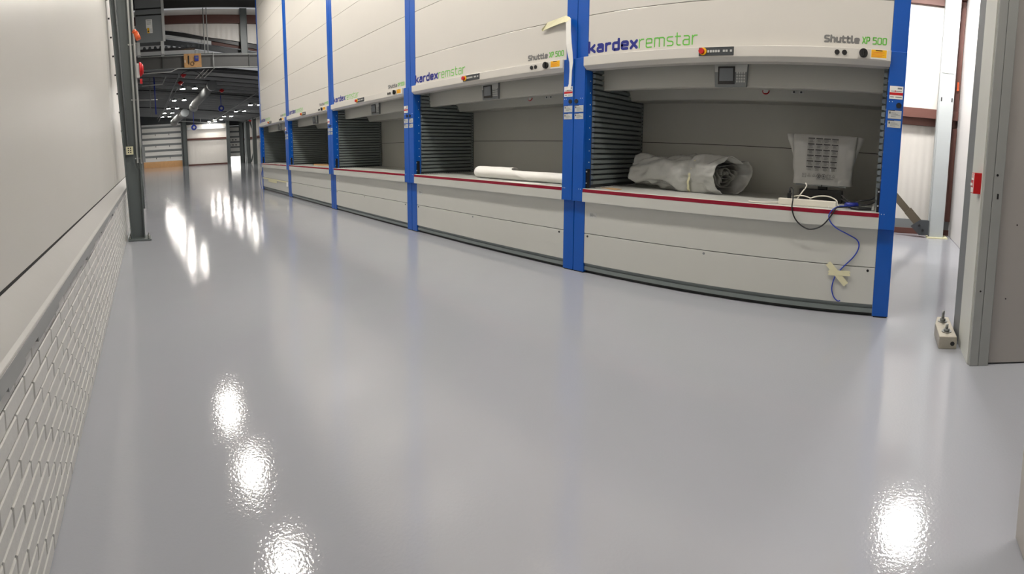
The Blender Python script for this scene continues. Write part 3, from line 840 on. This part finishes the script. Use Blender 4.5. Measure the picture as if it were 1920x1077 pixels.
# ================================================================== left column and its fittings
lc = thing('steel_column', 'dark green-grey steel column on a base plate against the brick wall', 'column', (-8.2, 0, 0))
h_ = CEIL - 0.03
q_ = MB()
q_.prism([(-0.355, 0.03), (-0.335, 0.03), (-0.60, h_), (-0.62, h_)], 'x', -0.10, 0.10, 'column')
q_.box((-0.10, -0.125, 0.03), (0.10, -0.105, h_), 'column')
q_.prism([(-0.34, 0.03), (-0.12, 0.03), (-0.12, h_), (-0.605, h_)], 'x', -0.008, 0.008, 'column')
q_.build('column_body', lc)
bpl = MB().box((-0.20, -0.40, 0), (0.22, 0.0, 0.03), 'column')
bpl.build('base_plate', lc, bevel=0.004)
bn = MB()
for x in (-0.14, 0.16):
    for y in (-0.375, -0.045):
        bn.cyl((x, y, 0.03), (x, y, 0.09), 0.011, 'steel', 8).cyl((x, y, 0.03), (x, y, 0.05), 0.02, 'steel', 6)
bn.build('anchor_bolts', lc)
for k in range(9):
    MB().cyl((0.06, -0.37 - 0.036 * (k * .45), 1.6 + k * 0.32), (0.06, -0.40 - 0.036 * (k * .45), 1.6 + k * 0.32), 0.016, 'black', 6).build('bolt', lc)
ob = thing('outlet_box', 'cream six-hole outlet box on the steel column by the brick wall', 'outlet box', (-8.19, -0.29, 1.50))
MB().box((0.0, -0.075, 0), (0.055, 0.065, 0.145), 'midgrey').build('back_box', ob)
o2 = MB().box((0.055, -0.055, 0.003), (0.068, 0.067, 0.142), 'tape')
o2.build('cover_plate', ob)
hol = MB()
for r in range(3):
    for c in range(2):
        hol.box((0.068, -0.028 + c * .04, 0.03 + r * .036), (0.070, -0.006 + c * .04, 0.05 + r * .036), 'black')
hol.build('socket_holes', ob)
conduit('conduit rising inside the steel column from the outlet box', [(-8.15, -0.31, 1.648), (-8.15, -0.37, 4.0), (-8.15, -0.55, 9.2)], 0.017, 'midgrey')
for y, l, y2 in ((-0.155, 'left of the two conduits strapped to the right side of the steel column', -0.16), (-0.09, 'right of the two conduits strapped to the right side of the steel column', -0.085)):
    conduit(l, [(-8.07, y, 1.35), (-8.07, y2, 9.3)], 0.018, 'lightgrey')
conduit('thin dark conduit low on the right edge of the steel column', [(-8.10, -0.09, 0.55), (-8.10, -0.09, 1.34)], 0.014, 'column')
for z, l in ((1.42, 'lowest'), (2.42, 'middle'), (3.35, 'topmost')):
    st = MB().box((-8.099, -0.19, z), (-8.088, -0.06, z + 0.02), 'steel').cyl((-8.09, -0.19, z + .01), (-8.06, -0.19, z + .01), 0.012, 'lightgrey', 8)
    tag(st.build('conduit_strap'), '%s metal strap holding the conduits to the steel column' % l, 'strap')
bell = thing('fire_alarm_bell', 'red round fire alarm bell beside the steel column', 'alarm bell', (-8.05, -0.06, 2.93))
MB().cyl((0, 0.03, 0), (0, 0.06, 0), 0.12, 'bred', 24).cyl((0, 0.06, 0), (0, 0.10, 0), 0.115, 'bred', 24, r2=0.07).build('gong', bell)
MB().box((-0.05, -0.02, -0.14), (0.07, 0.03, 0.09), 'lightgrey').build('back_box', bell)
MB().box((-0.03, 0.03, -0.24), (0.03, 0.07, -0.16), 'bred').build('horn', bell)
tag(MB().cyl((-8.06, -0.05, 3.54), (-8.05, -0.01, 3.43), 0.045, 'orange', 14).cyl((-8.07, -0.09, 3.58), (-8.06, -0.05, 3.54), 0.04, 'orange', 12).build('warning_beacon'), 'orange beacon above the red bell on the steel column', 'beacon')
tag(MB().box((-8.1, -0.07, 1.36), (-8.0, -0.02, 1.62), 'midgrey').build('junction_box'), 'narrow grey junction box on the right edge of the steel column', 'junction box')

# ================================================================== right side: jamb, partition, back wall
JX, JY = 0.735, 3.30
MB().box((JX, JY + 0.03, 0), (JX + 0.155, JY + 0.43, CEIL - 0.02), 'jamb').build('trim_2', kind='structure')
jf = MB().box((JX + 0.012, JY, 0), (JX + 0.078, JY + 0.031, CEIL - 0.02), 'jambgrey').box((JX + 0.080, JY, 0), (JX + 0.155, JY + 0.031, CEIL - 0.02), 'jambgrey')
jf.build('trim_3', bevel=0.004, kind='structure')
MB().box((JX + 0.002, JY + 0.43, 0), (JX + 0.15, JY + 0.72, CEIL - 0.02), 'midgrey').build('trim_4', kind='structure')
pt = MB().box((JX + 0.157, JY + 0.03, 0.012), (4.5, JY + 0.16, CEIL - 0.02), 'partition').box((JX + 0.16, JY + 0.04, 0), (4.5, JY + 0.15, 0.012), 'black')
pto = pt.build('wall_partition', kind='structure')
hk = MB()
hk.cyl((JX + .104, JY - .001, 1.42), (JX + .104, JY + .001, 1.42), 0.009, 'black', 12)
hk.box((JX + .112, JY - .001, 1.245), (JX + .126, JY + .001, 1.285), 'black')
hk.cyl((JX + .05, JY - .001, 0.56), (JX + .05, JY + .001, 0.56), 0.007, 'black', 12)
hk.build('bolt_holes', None, kind='structure')
hp = MB()
for x, z in ((1.03, 1.06), (0.99, 0.50)):
    hp.cyl((x, JY + 0.0285, z), (x, JY + 0.031, z), 0.006, 'black', 10)
hp.build('screw_holes', None, kind='structure')
# fire pull station on the left face of the jamb
fs = thing('fire_alarm_pull', 'red fire alarm pull station with white lettering on the pale door jamb', 'fire alarm', (JX, JY + 0.055, 1.27))
MB().box((-0.055, 0, 0), (0, 0.10, 0.155), 'bred').build('station_body', fs, bevel=0.003)
pp = MB().box((-0.058, 0.008, 0.008), (-0.055, 0.092, 0.147), 'white').box((-0.0595, 0.014, 0.045), (-0.058, 0.086, 0.10), 'bred')
pp.build('front_plate', fs)
text_strokes(MB(), 'FIRE', 0.06, 0.022, 0.005, 'bred', (-0.0582, 0.08, 0.113), U=(0, -1, 0), V=(0, 0, 1)).build('station_lettering', fs)
MB().box((-0.066, 0.022, 0.058), (-0.0595, 0.078, 0.078), 'white').build('pull_handle', fs)
# anchor block on the floor
an = thing('anchor_block', 'steel anchor block with two bolts on the floor beside the door jamb', 'anchor', (0.625, 3.86, 0))
MB().prism([(-0.07, -0.25), (0.075, -0.25), (0.075, 0.24), (-0.03, 0.24), (-0.07, 0.05)], 'z', 0, 0.10, 'brass').build('block', an, bevel=0.006)
# wall corner at the camera's right
MB().box((0.63, 0.5, 0.008), (2.6, 1.69, CEIL - 0.02), 'partition').box((0.634, 0.5, 0.0), (2.6, 1.686, 0.008), 'black').build('wall_corner', kind='structure')
for y in (-0.13, 0.12):
    b1 = MB().cyl((0.005, y, 0.10), (0.005, y, 0.106), 0.042, 'steel', 16).cyl((0.005, y, 0.106), (0.005, y, 0.128), 0.024, 'steel', 6).cyl((0.005, y, 0.128), (0.005, y, 0.165 + (0.03 if y > 0 else 0)), 0.013, 'steel', 10)
    b1.build('anchor_bolt', an)
MB().cyl((0.04, -0.252, 0.045), (0.04, -0.249, 0.045), 0.018, 'black', 14).build('bolt_hole', an)
# side wall board, back wall with girts
BY = 9.75
MB().box((1.50, JY + 0.17, 0.01), (1.62, BY, CEIL), 'board').build('wall_right', kind='structure')
MB().box((-3.0, BY, 0), (1.9, BY + 0.1, CEIL), 'sidingX').box((-3.0, BY - 0.02, 0.10), (1.5, BY, 0.30), 'midgrey').build('wall_rear', kind='structure')
MB().box((-3.0, BY - 0.06, 0.0), (1.5, BY, 0.115), 'rust').build('baseboard_rear', kind='structure')
for z0, z1, l in ((2.26, 2.60, 'brown girt across the white siding behind the pale column'), (4.72, 5.05, 'upper brown girt at the top of the white siding behind the nearest machine')):
    g = MB().box((-3.0, BY - 0.20, z1 - 0.19), (1.49, BY, z1), 'rust').box((-3.0, BY - 0.09, z0), (1.49, BY, z1 - 0.19), 'rust')
    tag(g.build('wall_girt'), l, 'beam')
tag(MB().box((1.40, BY - 0.16, 0.31), (1.49, BY - 0.01, 2.25), 'rust').box((1.40, BY - 0.16, 2.61), (1.49, BY - 0.01, 4.71), 'rust').build('corner_girt'), 'vertical brown girt in the corner beside the white board wall', 'beam')
pc = thing('steel_column', 'pale grey steel column with a splice plate standing at the white siding', 'column', (1.20, 9.42, 0))
MB().box((-0.15, -0.14, 0.02), (0.13, -0.12, CEIL - 0.01), 'colpale').box((-0.15, 0.10, 0.02), (0.13, 0.11, CEIL - 0.01), 'colpale').box((-0.02, -0.12, 0.02), (0.0, 0.10, CEIL - 0.01), 'colpale').box((-0.17, -0.1, 0.02), (-0.15, 0.10, CEIL - 0.01), 'colpale').build('column_body', pc)
MB().box((-0.20, -0.22, 0.0), (0.22, 0.14, 0.022), 'tape').build('base_plate', pc)
MB().box((-0.145, -0.150, 3.3), (0.10, -0.141, 4.2), 'lightgrey').build('splice_plate', pc)
for x in (-0.115, 0.095):
    MB().box((x - .012, -0.143, 2.74), (x + .012, -0.1395, 2.82), 'black').build('slot_hole', pc)
br_ = thing('diagonal_brace', 'dark brown diagonal brace bolted to a gusset at the pale column foot', 'brace', (1.0, 9.30, 0.1))
ang = math.atan2(0.62, -0.60)
MB().box((-0.10, -0.03, -0.07), (3.0, 0.03, 0.07), 'colbrown').xf(Matrix.Translation((-0.18, 0, 0.17)) @ Matrix.Rotation(-ang, 4, 'Y')).build('brace_bar', br_)
MB().box((0.0, -0.045, -0.085), (0.40, -0.03, 0.085), 'colbrown').xf(Matrix.Translation((-0.14, 0, 0.14)) @ Matrix.Rotation(-ang, 4, 'Y')).build('brace_clip', br_)
MB().prism([(-0.34, 0.12), (-0.16, -0.05), (0.03, -0.05), (0.03, 0.25), (-0.16, 0.25)], 'y', -0.06, -0.046, 'dark').build('gusset_plate', br_)
for dx, dz in ((-0.17, 0.14), (-0.09, 0.05)):
    MB().cyl((dx, -0.085, dz), (dx, -0.06, dz), 0.028, 'black', 6).build('bolt', br_)
tag(MB().box((1.42, BY - 0.175, 3.06), (1.455, BY - 0.162, 3.20), 'orange').cyl((1.437, BY - 0.20, 3.04), (1.437, BY - 0.162, 3.04), 0.022, 'orange', 10).build('marker_ribbon'), 'small orange ribbon tied on the vertical brown girt', 'ribbon')

# ================================================================== things on the machines
def P(u, y, z):
    return (XN + u, D + y, z)
# bundle of plastic film: crumpled sleeve with an open folded end
fb = thing('plastic_film_bundle', 'rolled bundle of grey plastic film tied with a cream strap on the nearest counter', 'plastic bundle', (XN + 1.0, D + 0.66, TZ), None, rz=-0.09)
def fr(x, a, seed, base):
    n = noise.noise(Vector((x * 3.2, math.cos(a) * 1.3 + seed, math.sin(a) * 1.3))) * 0.06 + noise.noise(Vector((x * 8 + a * .8, math.cos(a) * 2.5, seed + math.sin(a) * 2.5))) * 0.03 + abs(noise.noise(Vector((x * 7 + a * 1.6, math.cos(a) * 3, seed + 4 + math.sin(a) * 3)))) * -0.035
    return base + n
rows = []
NA = 72
for i in range(56):
    t = i / 55
    x = -0.58 + 1.28 * t
    base = 0.165 + 0.055 * min(1, t * 1.9)
    pinch = 0.03 * math.exp(-((x - 0.26) / 0.035) ** 2)
    rr = []
    for k in range(NA):
        a = 2 * PI * k / NA
        r = fr(x, a, 2.0, base) - pinch
        yy = r * 1.02 * math.cos(a)
        zz = max(0.001, 0.205 + r * 0.98 * math.sin(a))
        if zz < 0.02:
            zz = 0.001 + max(0, zz) * 0.4
        sk_ = 0.03 * math.sin(a) * t ** 4 + 0.13 * math.cos(a) * t ** 2.5 + 0.02 * noise.noise(Vector((math.cos(a) * 2, math.sin(a) * 2, 4))) * t ** 3
        rr.append((x + sk_, yy, zz))
    rows.append(rr)
c_ = Vector((0, 0, 0))
cap = [[((p[0] - 0.015 * j), p[1] * (1 - .3 * j), 0.19 + (p[2] - 0.19) * (1 - .3 * j)) for p in rows[0]] for j in (3, 2, 1)]
sl = MB().grid(cap + rows, 'film', close=True)
so = sl.build('film_sleeve', fb)
md = so.modifiers.new('thick', 'SOLIDIFY')
md.thickness = 0.004
# folds inside the open end
fo = MB()
for q, (r0, turns, ph) in enumerate(((0.165, 0.75, 0.4), (0.125, 0.8, 2.0), (0.085, 0.9, 3.6), (0.045, 1.0, 5.0))):
    rws = []
    for i in range(12):
        x = 0.20 + 0.42 * i / 11
        row = []
        for k in range(30):
            a = ph + turns * 2 * PI * k / 29
            r = r0 * (0.86 + 0.22 * noise.noise(Vector((x * 4, a, q * 3.1)))) + 0.015 * math.sin(3 * a + q)
            row.append((x + 0.6 * (r * math.cos(a)) * (i / 11) + 0.04 * noise.noise(Vector((a, q, 1))), r * math.cos(a), 0.205 + r * math.sin(a) * 0.95))
        rws.append(row)
    fo.grid(rws, 'filmin')
foo = fo.build('inner_folds', fb)
md = foo.modifiers.new('thick', 'SOLIDIFY')
md.thickness = 0.003
sr = []
for k in range(49):
    a = 2 * PI * k / 48
    xs_ = 0.26 + 0.045 * math.sin(a)
    r = fr(xs_, a, 2.0, 0.22) - 0.012
    z = max(0.006, 0.205 + r * 0.98 * math.sin(a))
    sr.append([(xs_ - 0.014, r * 1.02 * math.cos(a), z), (xs_ + 0.014, r * 1.02 * math.cos(a), z)])
stp = MB().grid(sr, 'tape').build('strap', fb)
md = stp.modifiers.new('thick', 'SOLIDIFY')
md.thickness = 0.004

# bagged monitor
mo = thing('bagged_monitor', 'computer monitor covered by a printed grey plastic bag on the nearest counter', 'monitor', (XN + 2.68, D + 0.60, TZ))
MB().box((-0.235, -0.05, 0.0), (0.215, 0.10, 0.13), 'black').box((-0.05, 0.0, 0.13), (0.05, 0.05, 0.22), 'black').build('monitor_stand', mo, bevel=0.006)
MB().box((-0.275, -0.065, 0.168), (0.255, 0.015, 0.184), 'midgrey').box((-0.005, -0.067, 0.166), (0.005, -0.06, 0.186), 'black').build('monitor_edge', mo)
rows = []
for i in range(30):
    t = i / 29
    z = 0.185 + 0.515 * t
    hw = 0.312 + 0.022 * t - 0.012 * math.sin(PI * min(1, t * 2.2)) * (1 - t)
    rr = []
    n = 56
    for k in range(n):
        a = 2 * PI * k / n
        ca, sa = math.cos(a), math.sin(a)
        e = 0.30
        x = hw * math.copysign(abs(ca) ** e, ca)
        y = 0.075 * (1 - .75 * max(0, t - 0.82) / 0.18) * math.copysign(abs(sa) ** e, sa)
        wr_ = 0.012 * noise.noise(Vector((x * 9, y * 6, z * 6 + 5))) * (1.6 if abs(x) > 0.2 else 0.5)
        x += 0.010 * noise.noise(Vector((z * 12, y * 9, 3)))
        if t < 0.12:
            y += 0.02 * noise.noise(Vector((x * 14, 2, z * 10))) * (1 if sa > 0 else 1)
        rr.append((x, y + wr_, z + (0.012 * noise.noise(Vector((x * 10, 7, 1))) if t < .05 else 0)))
    rows.append(rr)
rows.append([(p[0] * 0.98, 0.0, p[2] + 0.004) for p in rows[-1]])
MB().grid(rows, 'poly', close=True).build('plastic_bag', mo)
for s in (-1, 1):
    e_ = [[(s * 0.315, 0.01, 0.44 + .02), (s * 0.330, 0.012, 0.46)], [(s * 0.320, 0.0, 0.55), (s * 0.362, 0.012, 0.56)], [(s * 0.325, 0.004, 0.64), (s * 0.395, -0.006, 0.645)], [(s * 0.325, 0.0, 0.703), (s * 0.41, 0.008, 0.70)]]
    o = MB().grid(e_, 'poly').build('bag_corner', mo)
    md = o.modifiers.new('thick', 'SOLIDIFY')
    md.thickness = 0.004
pr_ = MB()
yp = -0.0865
def sheet(x0, z0, x1, z1):
    pr_.box((x0, yp, z0), (x1, yp + 0.0015, z1), 'ink')
for r in range(6):
    for c in range(4):
        x = -0.165 + c * 0.082 + r * -0.0012
        z = 0.618 - r * 0.0585
        sheet(x, z + 0.036, x + 0.068, z + 0.047)
        sheet(x, z, x + 0.001, z + 0.038)
        sheet(x + 0.067, z, x + 0.068, z + 0.038)
        for j in range(4):
            sheet(x + 0.010 + .004 * (j % 2), z + 0.004 + j * .0085, x + 0.058 - .006 * ((j + c) % 3), z + 0.0065 + j * .0085)
def ring_(cx, cz, r, n, rot=0.0, wd=0.0035):
    for k in range(n):
        a0, a1 = rot + 2 * PI * k / n, rot + 2 * PI * (k + 1) / n
        vs = [(cx + rr * math.cos(a), yp, cz + rr * math.sin(a)) for a, rr in ((a0, r), (a1, r), (a1, r - wd), (a0, r - wd))]
        pr_.add(vs, [(0, 1, 2, 3)], 'ink')
pr_.build('bag_print', mo)
pr_ = MB()
icons = [(4, PI / 4), (3, PI / 2), (3, PI / 2), (16, 0), (16, 0), (4, PI / 4), (3, PI / 2)]
for k, (n, rot) in enumerate(icons):
    cx = -0.188 + k * 0.051
    ring_(cx, 0.275, 0.023 if n != 4 else 0.028, n, rot)
    if k in (0, 5):
        for dx, dz in ((.006, .006), (-.006, .006), (.006, -.006), (-.006, -.006)):
            sheet(cx + dx * 1.3 - .003, 0.275 + dz * 1.3 - .003, cx + dx * 1.3 + .003, 0.275 + dz * 1.3 + .003)
    elif k == 3:
        ring_(cx, 0.278, 0.011, 12, 0, 0.006)
        sheet(cx - .012, 0.260, cx + .012, 0.266)
    elif k == 4:
        sheet(cx - .003, 0.262, cx + .003, 0.288)
        sheet(cx - .012, 0.272, cx + .010, 0.277)
    else:
        sheet(cx - .006, 0.268, cx + .006, 0.272)
pr_.build('symbol_print', mo)
pr_ = MB()
sheet(-0.06, 0.243, 0.12, 0.246)
pr_.build('caption_print', mo)

# power strip and its cable
ps = thing('power_strip', 'white power strip lying at the front of the nearest counter', 'power strip', (XN + 2.61, D + 0.085, TZ), None, rz=0.02)
MB().box((-0.275, -0.03, 0), (0.275, 0.03, 0.062), 'cordwhite').build('strip_body', ps, bevel=0.006)
for k in range(6):
    MB().cyl((-0.2 + k * .075, 0, 0.0615), (-0.2 + k * .075, 0, 0.063), 0.019, 'lightgrey', 14).build('socket_face', ps)
MB().box((0.205, -0.0315, 0.0), (0.212, -0.029, 0.02), 'white').build('end_clip', ps)
tag(MB().tube([P(2.05, 0.03, TZ + .008), P(2.15, 0.02, TZ + .008), P(2.26, 0.06, TZ + .010), P(2.36, 0.135, TZ + .02), P(2.46, 0.16, TZ + .075), P(2.56, 0.15, TZ + .088), P(2.64, 0.13, TZ + .07)], 0.0065, 'cordwhite').build('mains_cable'), 'white cable end trailing left of the power strip', 'cable')
tag(MB().tube([P(2.62, 0.14, TZ + .066), P(2.70, 0.15, TZ + .095), P(2.80, 0.15, TZ + .10), P(2.88, 0.135, TZ + .07), P(2.895, 0.125, TZ + .03), P(2.93, 0.13, TZ + .010), P(3.0, 0.14, TZ + .008)], 0.0065, 'cordwhite').build('mains_cable'), 'white cable looping over the right half of the power strip', 'cable')
tag(MB().tube([P(2.47, 0.19, TZ + .008), P(2.52, 0.22, TZ + .10), P(2.56, 0.28, TZ + .17), P(2.54, 0.36, TZ + .20)], 0.0065, 'cordwhite').build('mains_cable'), 'white cable rising behind the power strip towards the bagged monitor', 'cable')
# black cable: plugged in, looping over the edge, back to the black puck
t = thing('power_cable', 'black cable looping down over the counter edge from the power strip', 'cable', P(2.435, 0.085, TZ + .063))
MB().box((-0.018, -0.02, 0.0), (0.018, 0.02, 0.05), 'black').cyl((0, 0, 0.05), (0, 0, 0.075), 0.012, 'black', 10).build('plug', t, bevel=0.004)
o0 = Vector(P(2.435, 0.085, TZ + .063))
def rel(l):
    return [Vector(P(*q)) - o0 for q in l]
MB().tube(rel([(2.435, 0.085, TZ + .135), (2.445, 0.055, TZ + .165), (2.48, 0.0, TZ + .155), (2.495, -0.05, TZ + .07), (2.495, -0.066, 0.965), (2.53, -0.066, 0.875), (2.60, -0.064, 0.812), (2.68, -0.064, 0.79), (2.78, -0.064, 0.83), (2.86, -0.066, 0.93), (2.90, -0.058, 1.0), (2.95, 0.02, TZ + .022), (3.03, 0.08, TZ + .022)]), 0.0065, 'black').build('cord', t)
tag(MB().tube([P(3.02, 0.10, TZ + .026), P(2.93, 0.0, TZ + .03), P(2.875, -0.064, 0.99), P(2.84, -0.066, 0.93), P(2.86, -0.064, 0.87), P(2.92, -0.05, 0.815), P(3.02, -0.02, 0.765), P(3.11, -0.006, 0.715), P(3.13, -0.006, 0.65), P(3.09, -0.006, 0.56), P(2.99, -0.006, 0.445), P(2.93, -0.006, 0.36), P(2.905, -0.006, 0.25), P(2.925, -0.006, 0.17), P(2.965, -0.006, 0.13), P(2.99, -0.006, 0.135)], 0.0055, 'cordblue').build('network_cable'), 'blue network cable hanging down the front of the nearest machine', 'cable')
tp = MB()
def tapep(cx, cz, l, wd, ang, y):
    ux, uz = math.cos(ang), math.sin(ang)
    pts = []
    for a in (-1, 1):
        for j in range(7):
            b = -1 + 2 * j / 6
            pts.append((cx + ux * l / 2 * a - uz * wd / 2 * b + (0.006 * ((j * 5) % 3 - 1) * a) * ux, y - .006 * math.exp(0) , cz + uz * l / 2 * a + ux * wd / 2 * b))
    n = 7
    fr_, bk = pts, [(p[0], p[1] + 0.0012, p[2]) for p in pts]
    order = list(range(n)) + list(range(2 * n - 1, n - 1, -1))
    vs = [fr_[i] for i in order] + [bk[i] for i in order]
    m_ = 2 * n
    tp.add(vs, [tuple(range(m_)), tuple(range(m_, 2 * m_))[::-1]] + [(i, (i + 1) % m_, m_ + (i + 1) % m_, m_ + i) for i in range(m_)], 'tape')
tapep(2.945, 0.385, 0.26, 0.055, math.radians(-45), -0.0055)
tapep(2.965, 0.395, 0.20, 0.05, math.radians(2), -0.008)
o = tp.build('masking_tape', None, loc=(XN, D, 0))
tag(o, 'crossed strips of masking tape holding the blue cable on the nearest machine', 'tape')
# black puck and cables at the right end of the counter
tag(MB().prism([(3.02, 0.07), (3.10, 0.03), (3.22, 0.08), (3.21, 0.15), (3.06, 0.17)], 'z', 0, 0.028, 'black').build('cable_adapter', loc=(XN, D, TZ), bevel=0.008), 'flat black adapter lying at the right end of the nearest counter', 'adapter')
tag(MB().cyl((2.97, 0.14, 0.03), (3.08, 0.20, 0.03), 0.028, 'logo_blue', 12).build('cable_coil', loc=(XN, D, TZ)), 'dark blue bunch of cable beside the flat black adapter', 'cable')
for k, (dy, dz, l) in enumerate(((0.42, 0.05, 'upper black cable running behind the adapter to the right post'), (0.36, 0.01, 'lower black cable running behind the adapter to the right post'))):
    tag(MB().tube([P(2.90, 0.45, TZ + .05 + dz), P(3.0, dy, TZ + .03), P(3.10, dy - .06, TZ + .012 + dz), P(3.20, dy - .04, TZ + .03 + dz), P(3.255, dy, TZ + .06 + dz)], 0.007, 'black').build('power_cable'), l, 'cable')
# cardboard scraps
tag(MB().prism([(0.26, 0.16), (0.50, 0.08), (0.52, 0.20), (0.36, 0.25)], 'z', 0, 0.005, 'cardboard').build('cardboard_scrap', loc=(XN, D, TZ)), 'small brown cardboard scrap at the left end of the nearest counter', 'cardboard')
tag(MB().box((1.2, 0.35, 0), (2.9, 1.05, 0.03), 'cardboard').build('wooden_board', loc=(X0 + PITCH, D, TZ)), 'flat brown board on the counter of the second machine from the far end', 'board')
# paper roll on the fourth machine
XR = X0 + 3 * PITCH
pr = thing('paper_roll', 'white paper roll with its loose end unrolled on a machine counter', 'paper roll', (XR, D, TZ))
rr = []
for i in range(25):
    t = i / 24
    u = 1.50 + 1.74 * t
    row = []
    for k in range(28):
        a = 2 * PI * k / 28
        R = 0.066 * (1 + .05 * noise.noise(Vector((u * 4, math.cos(a), math.sin(a)))))
        row.append((u, 0.27 + R * 1.3 * math.cos(a), max(0.001, 0.067 + R * math.sin(a))))
    rr.append(row)
MB().grid(rr, 'white', close=True).build('rolled_sheet', pr)
sh = []
for k in range(19):
    a = math.radians(-75 + 205 * k / 18)
    f = k / 18
    R = 0.086 if f < .9 else 0.08
    end = 2.62 - 0.42 * min(1, f * 1.6) ** 1.3
    row = []
    for i in range(13):
        u = 1.47 + (end - 1.47) * i / 12
        w_ = 1 + 0.05 * noise.noise(Vector((u * 5, f * 3, 2.2)))
        row.append((u, 0.27 - R * 1.35 * w_ * math.cos(a), max(0.002, 0.084 + R * w_ * math.sin(a))))
    sh.append(row)
o = MB().grid(sh, 'white').build('loose_sheet', pr)
o.modifiers.new('thick', 'SOLIDIFY').thickness = 0.002
tag(MB().prism([(2.25, 0.02), (2.62, -0.025), (2.95, 0.06), (2.6, 0.09)], 'z', 0, 0.003, 'white').build('paper_sheet', loc=(XR, D, TZ)), 'single white sheet of paper in front of the white roll', 'paper')
# folded white strap hanging over the edge between the two nearest machines
def ribbon(name, lab, cat, secs, key='white', th=0.004):
    o = MB().grid([[a, b] for a, b in secs], key, smooth=False).build(name)
    md = o.modifiers.new('thick', 'SOLIDIFY')
    md.thickness = th
    return tag(o, lab, cat)
Y_ = D - 0.075
fl = thing('paper_strap', 'folded white paper strap stuck on the panel and hanging over the blue post', 'paper strap', (0, 0, 0))
o = MB().grid([[(-3.80, D - 0.012, 2.815), (-3.80, D - 0.03, 2.835)], [(-3.72, D - 0.02, 2.83), (-3.72, D - 0.012, 2.905)], [(-3.55, D - 0.025, 2.855), (-3.55, D - 0.012, 2.925)], [(-3.44, D - 0.04, 2.86), (-3.44, D - 0.02, 2.935)], [(-3.39, D - 0.06, 2.845), (-3.36, D - 0.05, 2.90)], [(-3.36, D - 0.07, 2.80), (-3.325, D - 0.07, 2.87)]], 'tape', smooth=False).build('folded_end', fl)
o.modifiers.new('thick', 'SOLIDIFY').thickness = 0.004
o = MB().grid([[(-3.392, Y_, 2.84), (-3.325, Y_, 2.872)], [(-3.385, Y_ - .005, 2.76), (-3.318, Y_ - .005, 2.76)], [(-3.375, Y_ - .01, 2.60), (-3.300, Y_ - .01, 2.60)], [(-3.36, Y_ - .005, 2.50), (-3.288, Y_ - .005, 2.50)], [(-3.332, Y_, 2.395), (-3.282, Y_, 2.395)], [(-3.328, Y_, 2.30), (-3.296, Y_, 2.30)], [(-3.336, Y_, 2.16), (-3.300, Y_, 2.16)], [(-3.352, Y_ - .008, 2.105), (-3.308, Y_ - .003, 2.095)]], 'white', smooth=False).build('hanging_strap', fl)
o.modifiers.new('thick', 'SOLIDIFY').thickness = 0.004
# tape on the far machine and the cord at its side
tag(MB().box((0.10, -0.004, 0.41), (3.3, -0.0005, 0.455), 'tape').box((0.9, -0.0045, 0.33), (2.0, -0.001, 0.415), 'tape').box((3.12, -0.012, 0.30), (3.29, -0.001, 0.44), 'white').build('cream_tape', loc=(X0, D, 0)), 'long cream tape strip across the lower front of the farthest machine', 'tape')
tag(MB().tube([(X0 - 0.02, D + 0.02, 0.75), (X0 - 0.03, D - 0.03, 0.5), (X0 - 0.10, D - 0.05, 0.2), (X0 - 0.06, D - 0.02, 0.03), (X0 - 0.02, D - 0.02, 0.012)], 0.008, 'cordblue').build('network_cable'), 'thin blue cable hanging at the outer side of the farthest machine', 'cable')
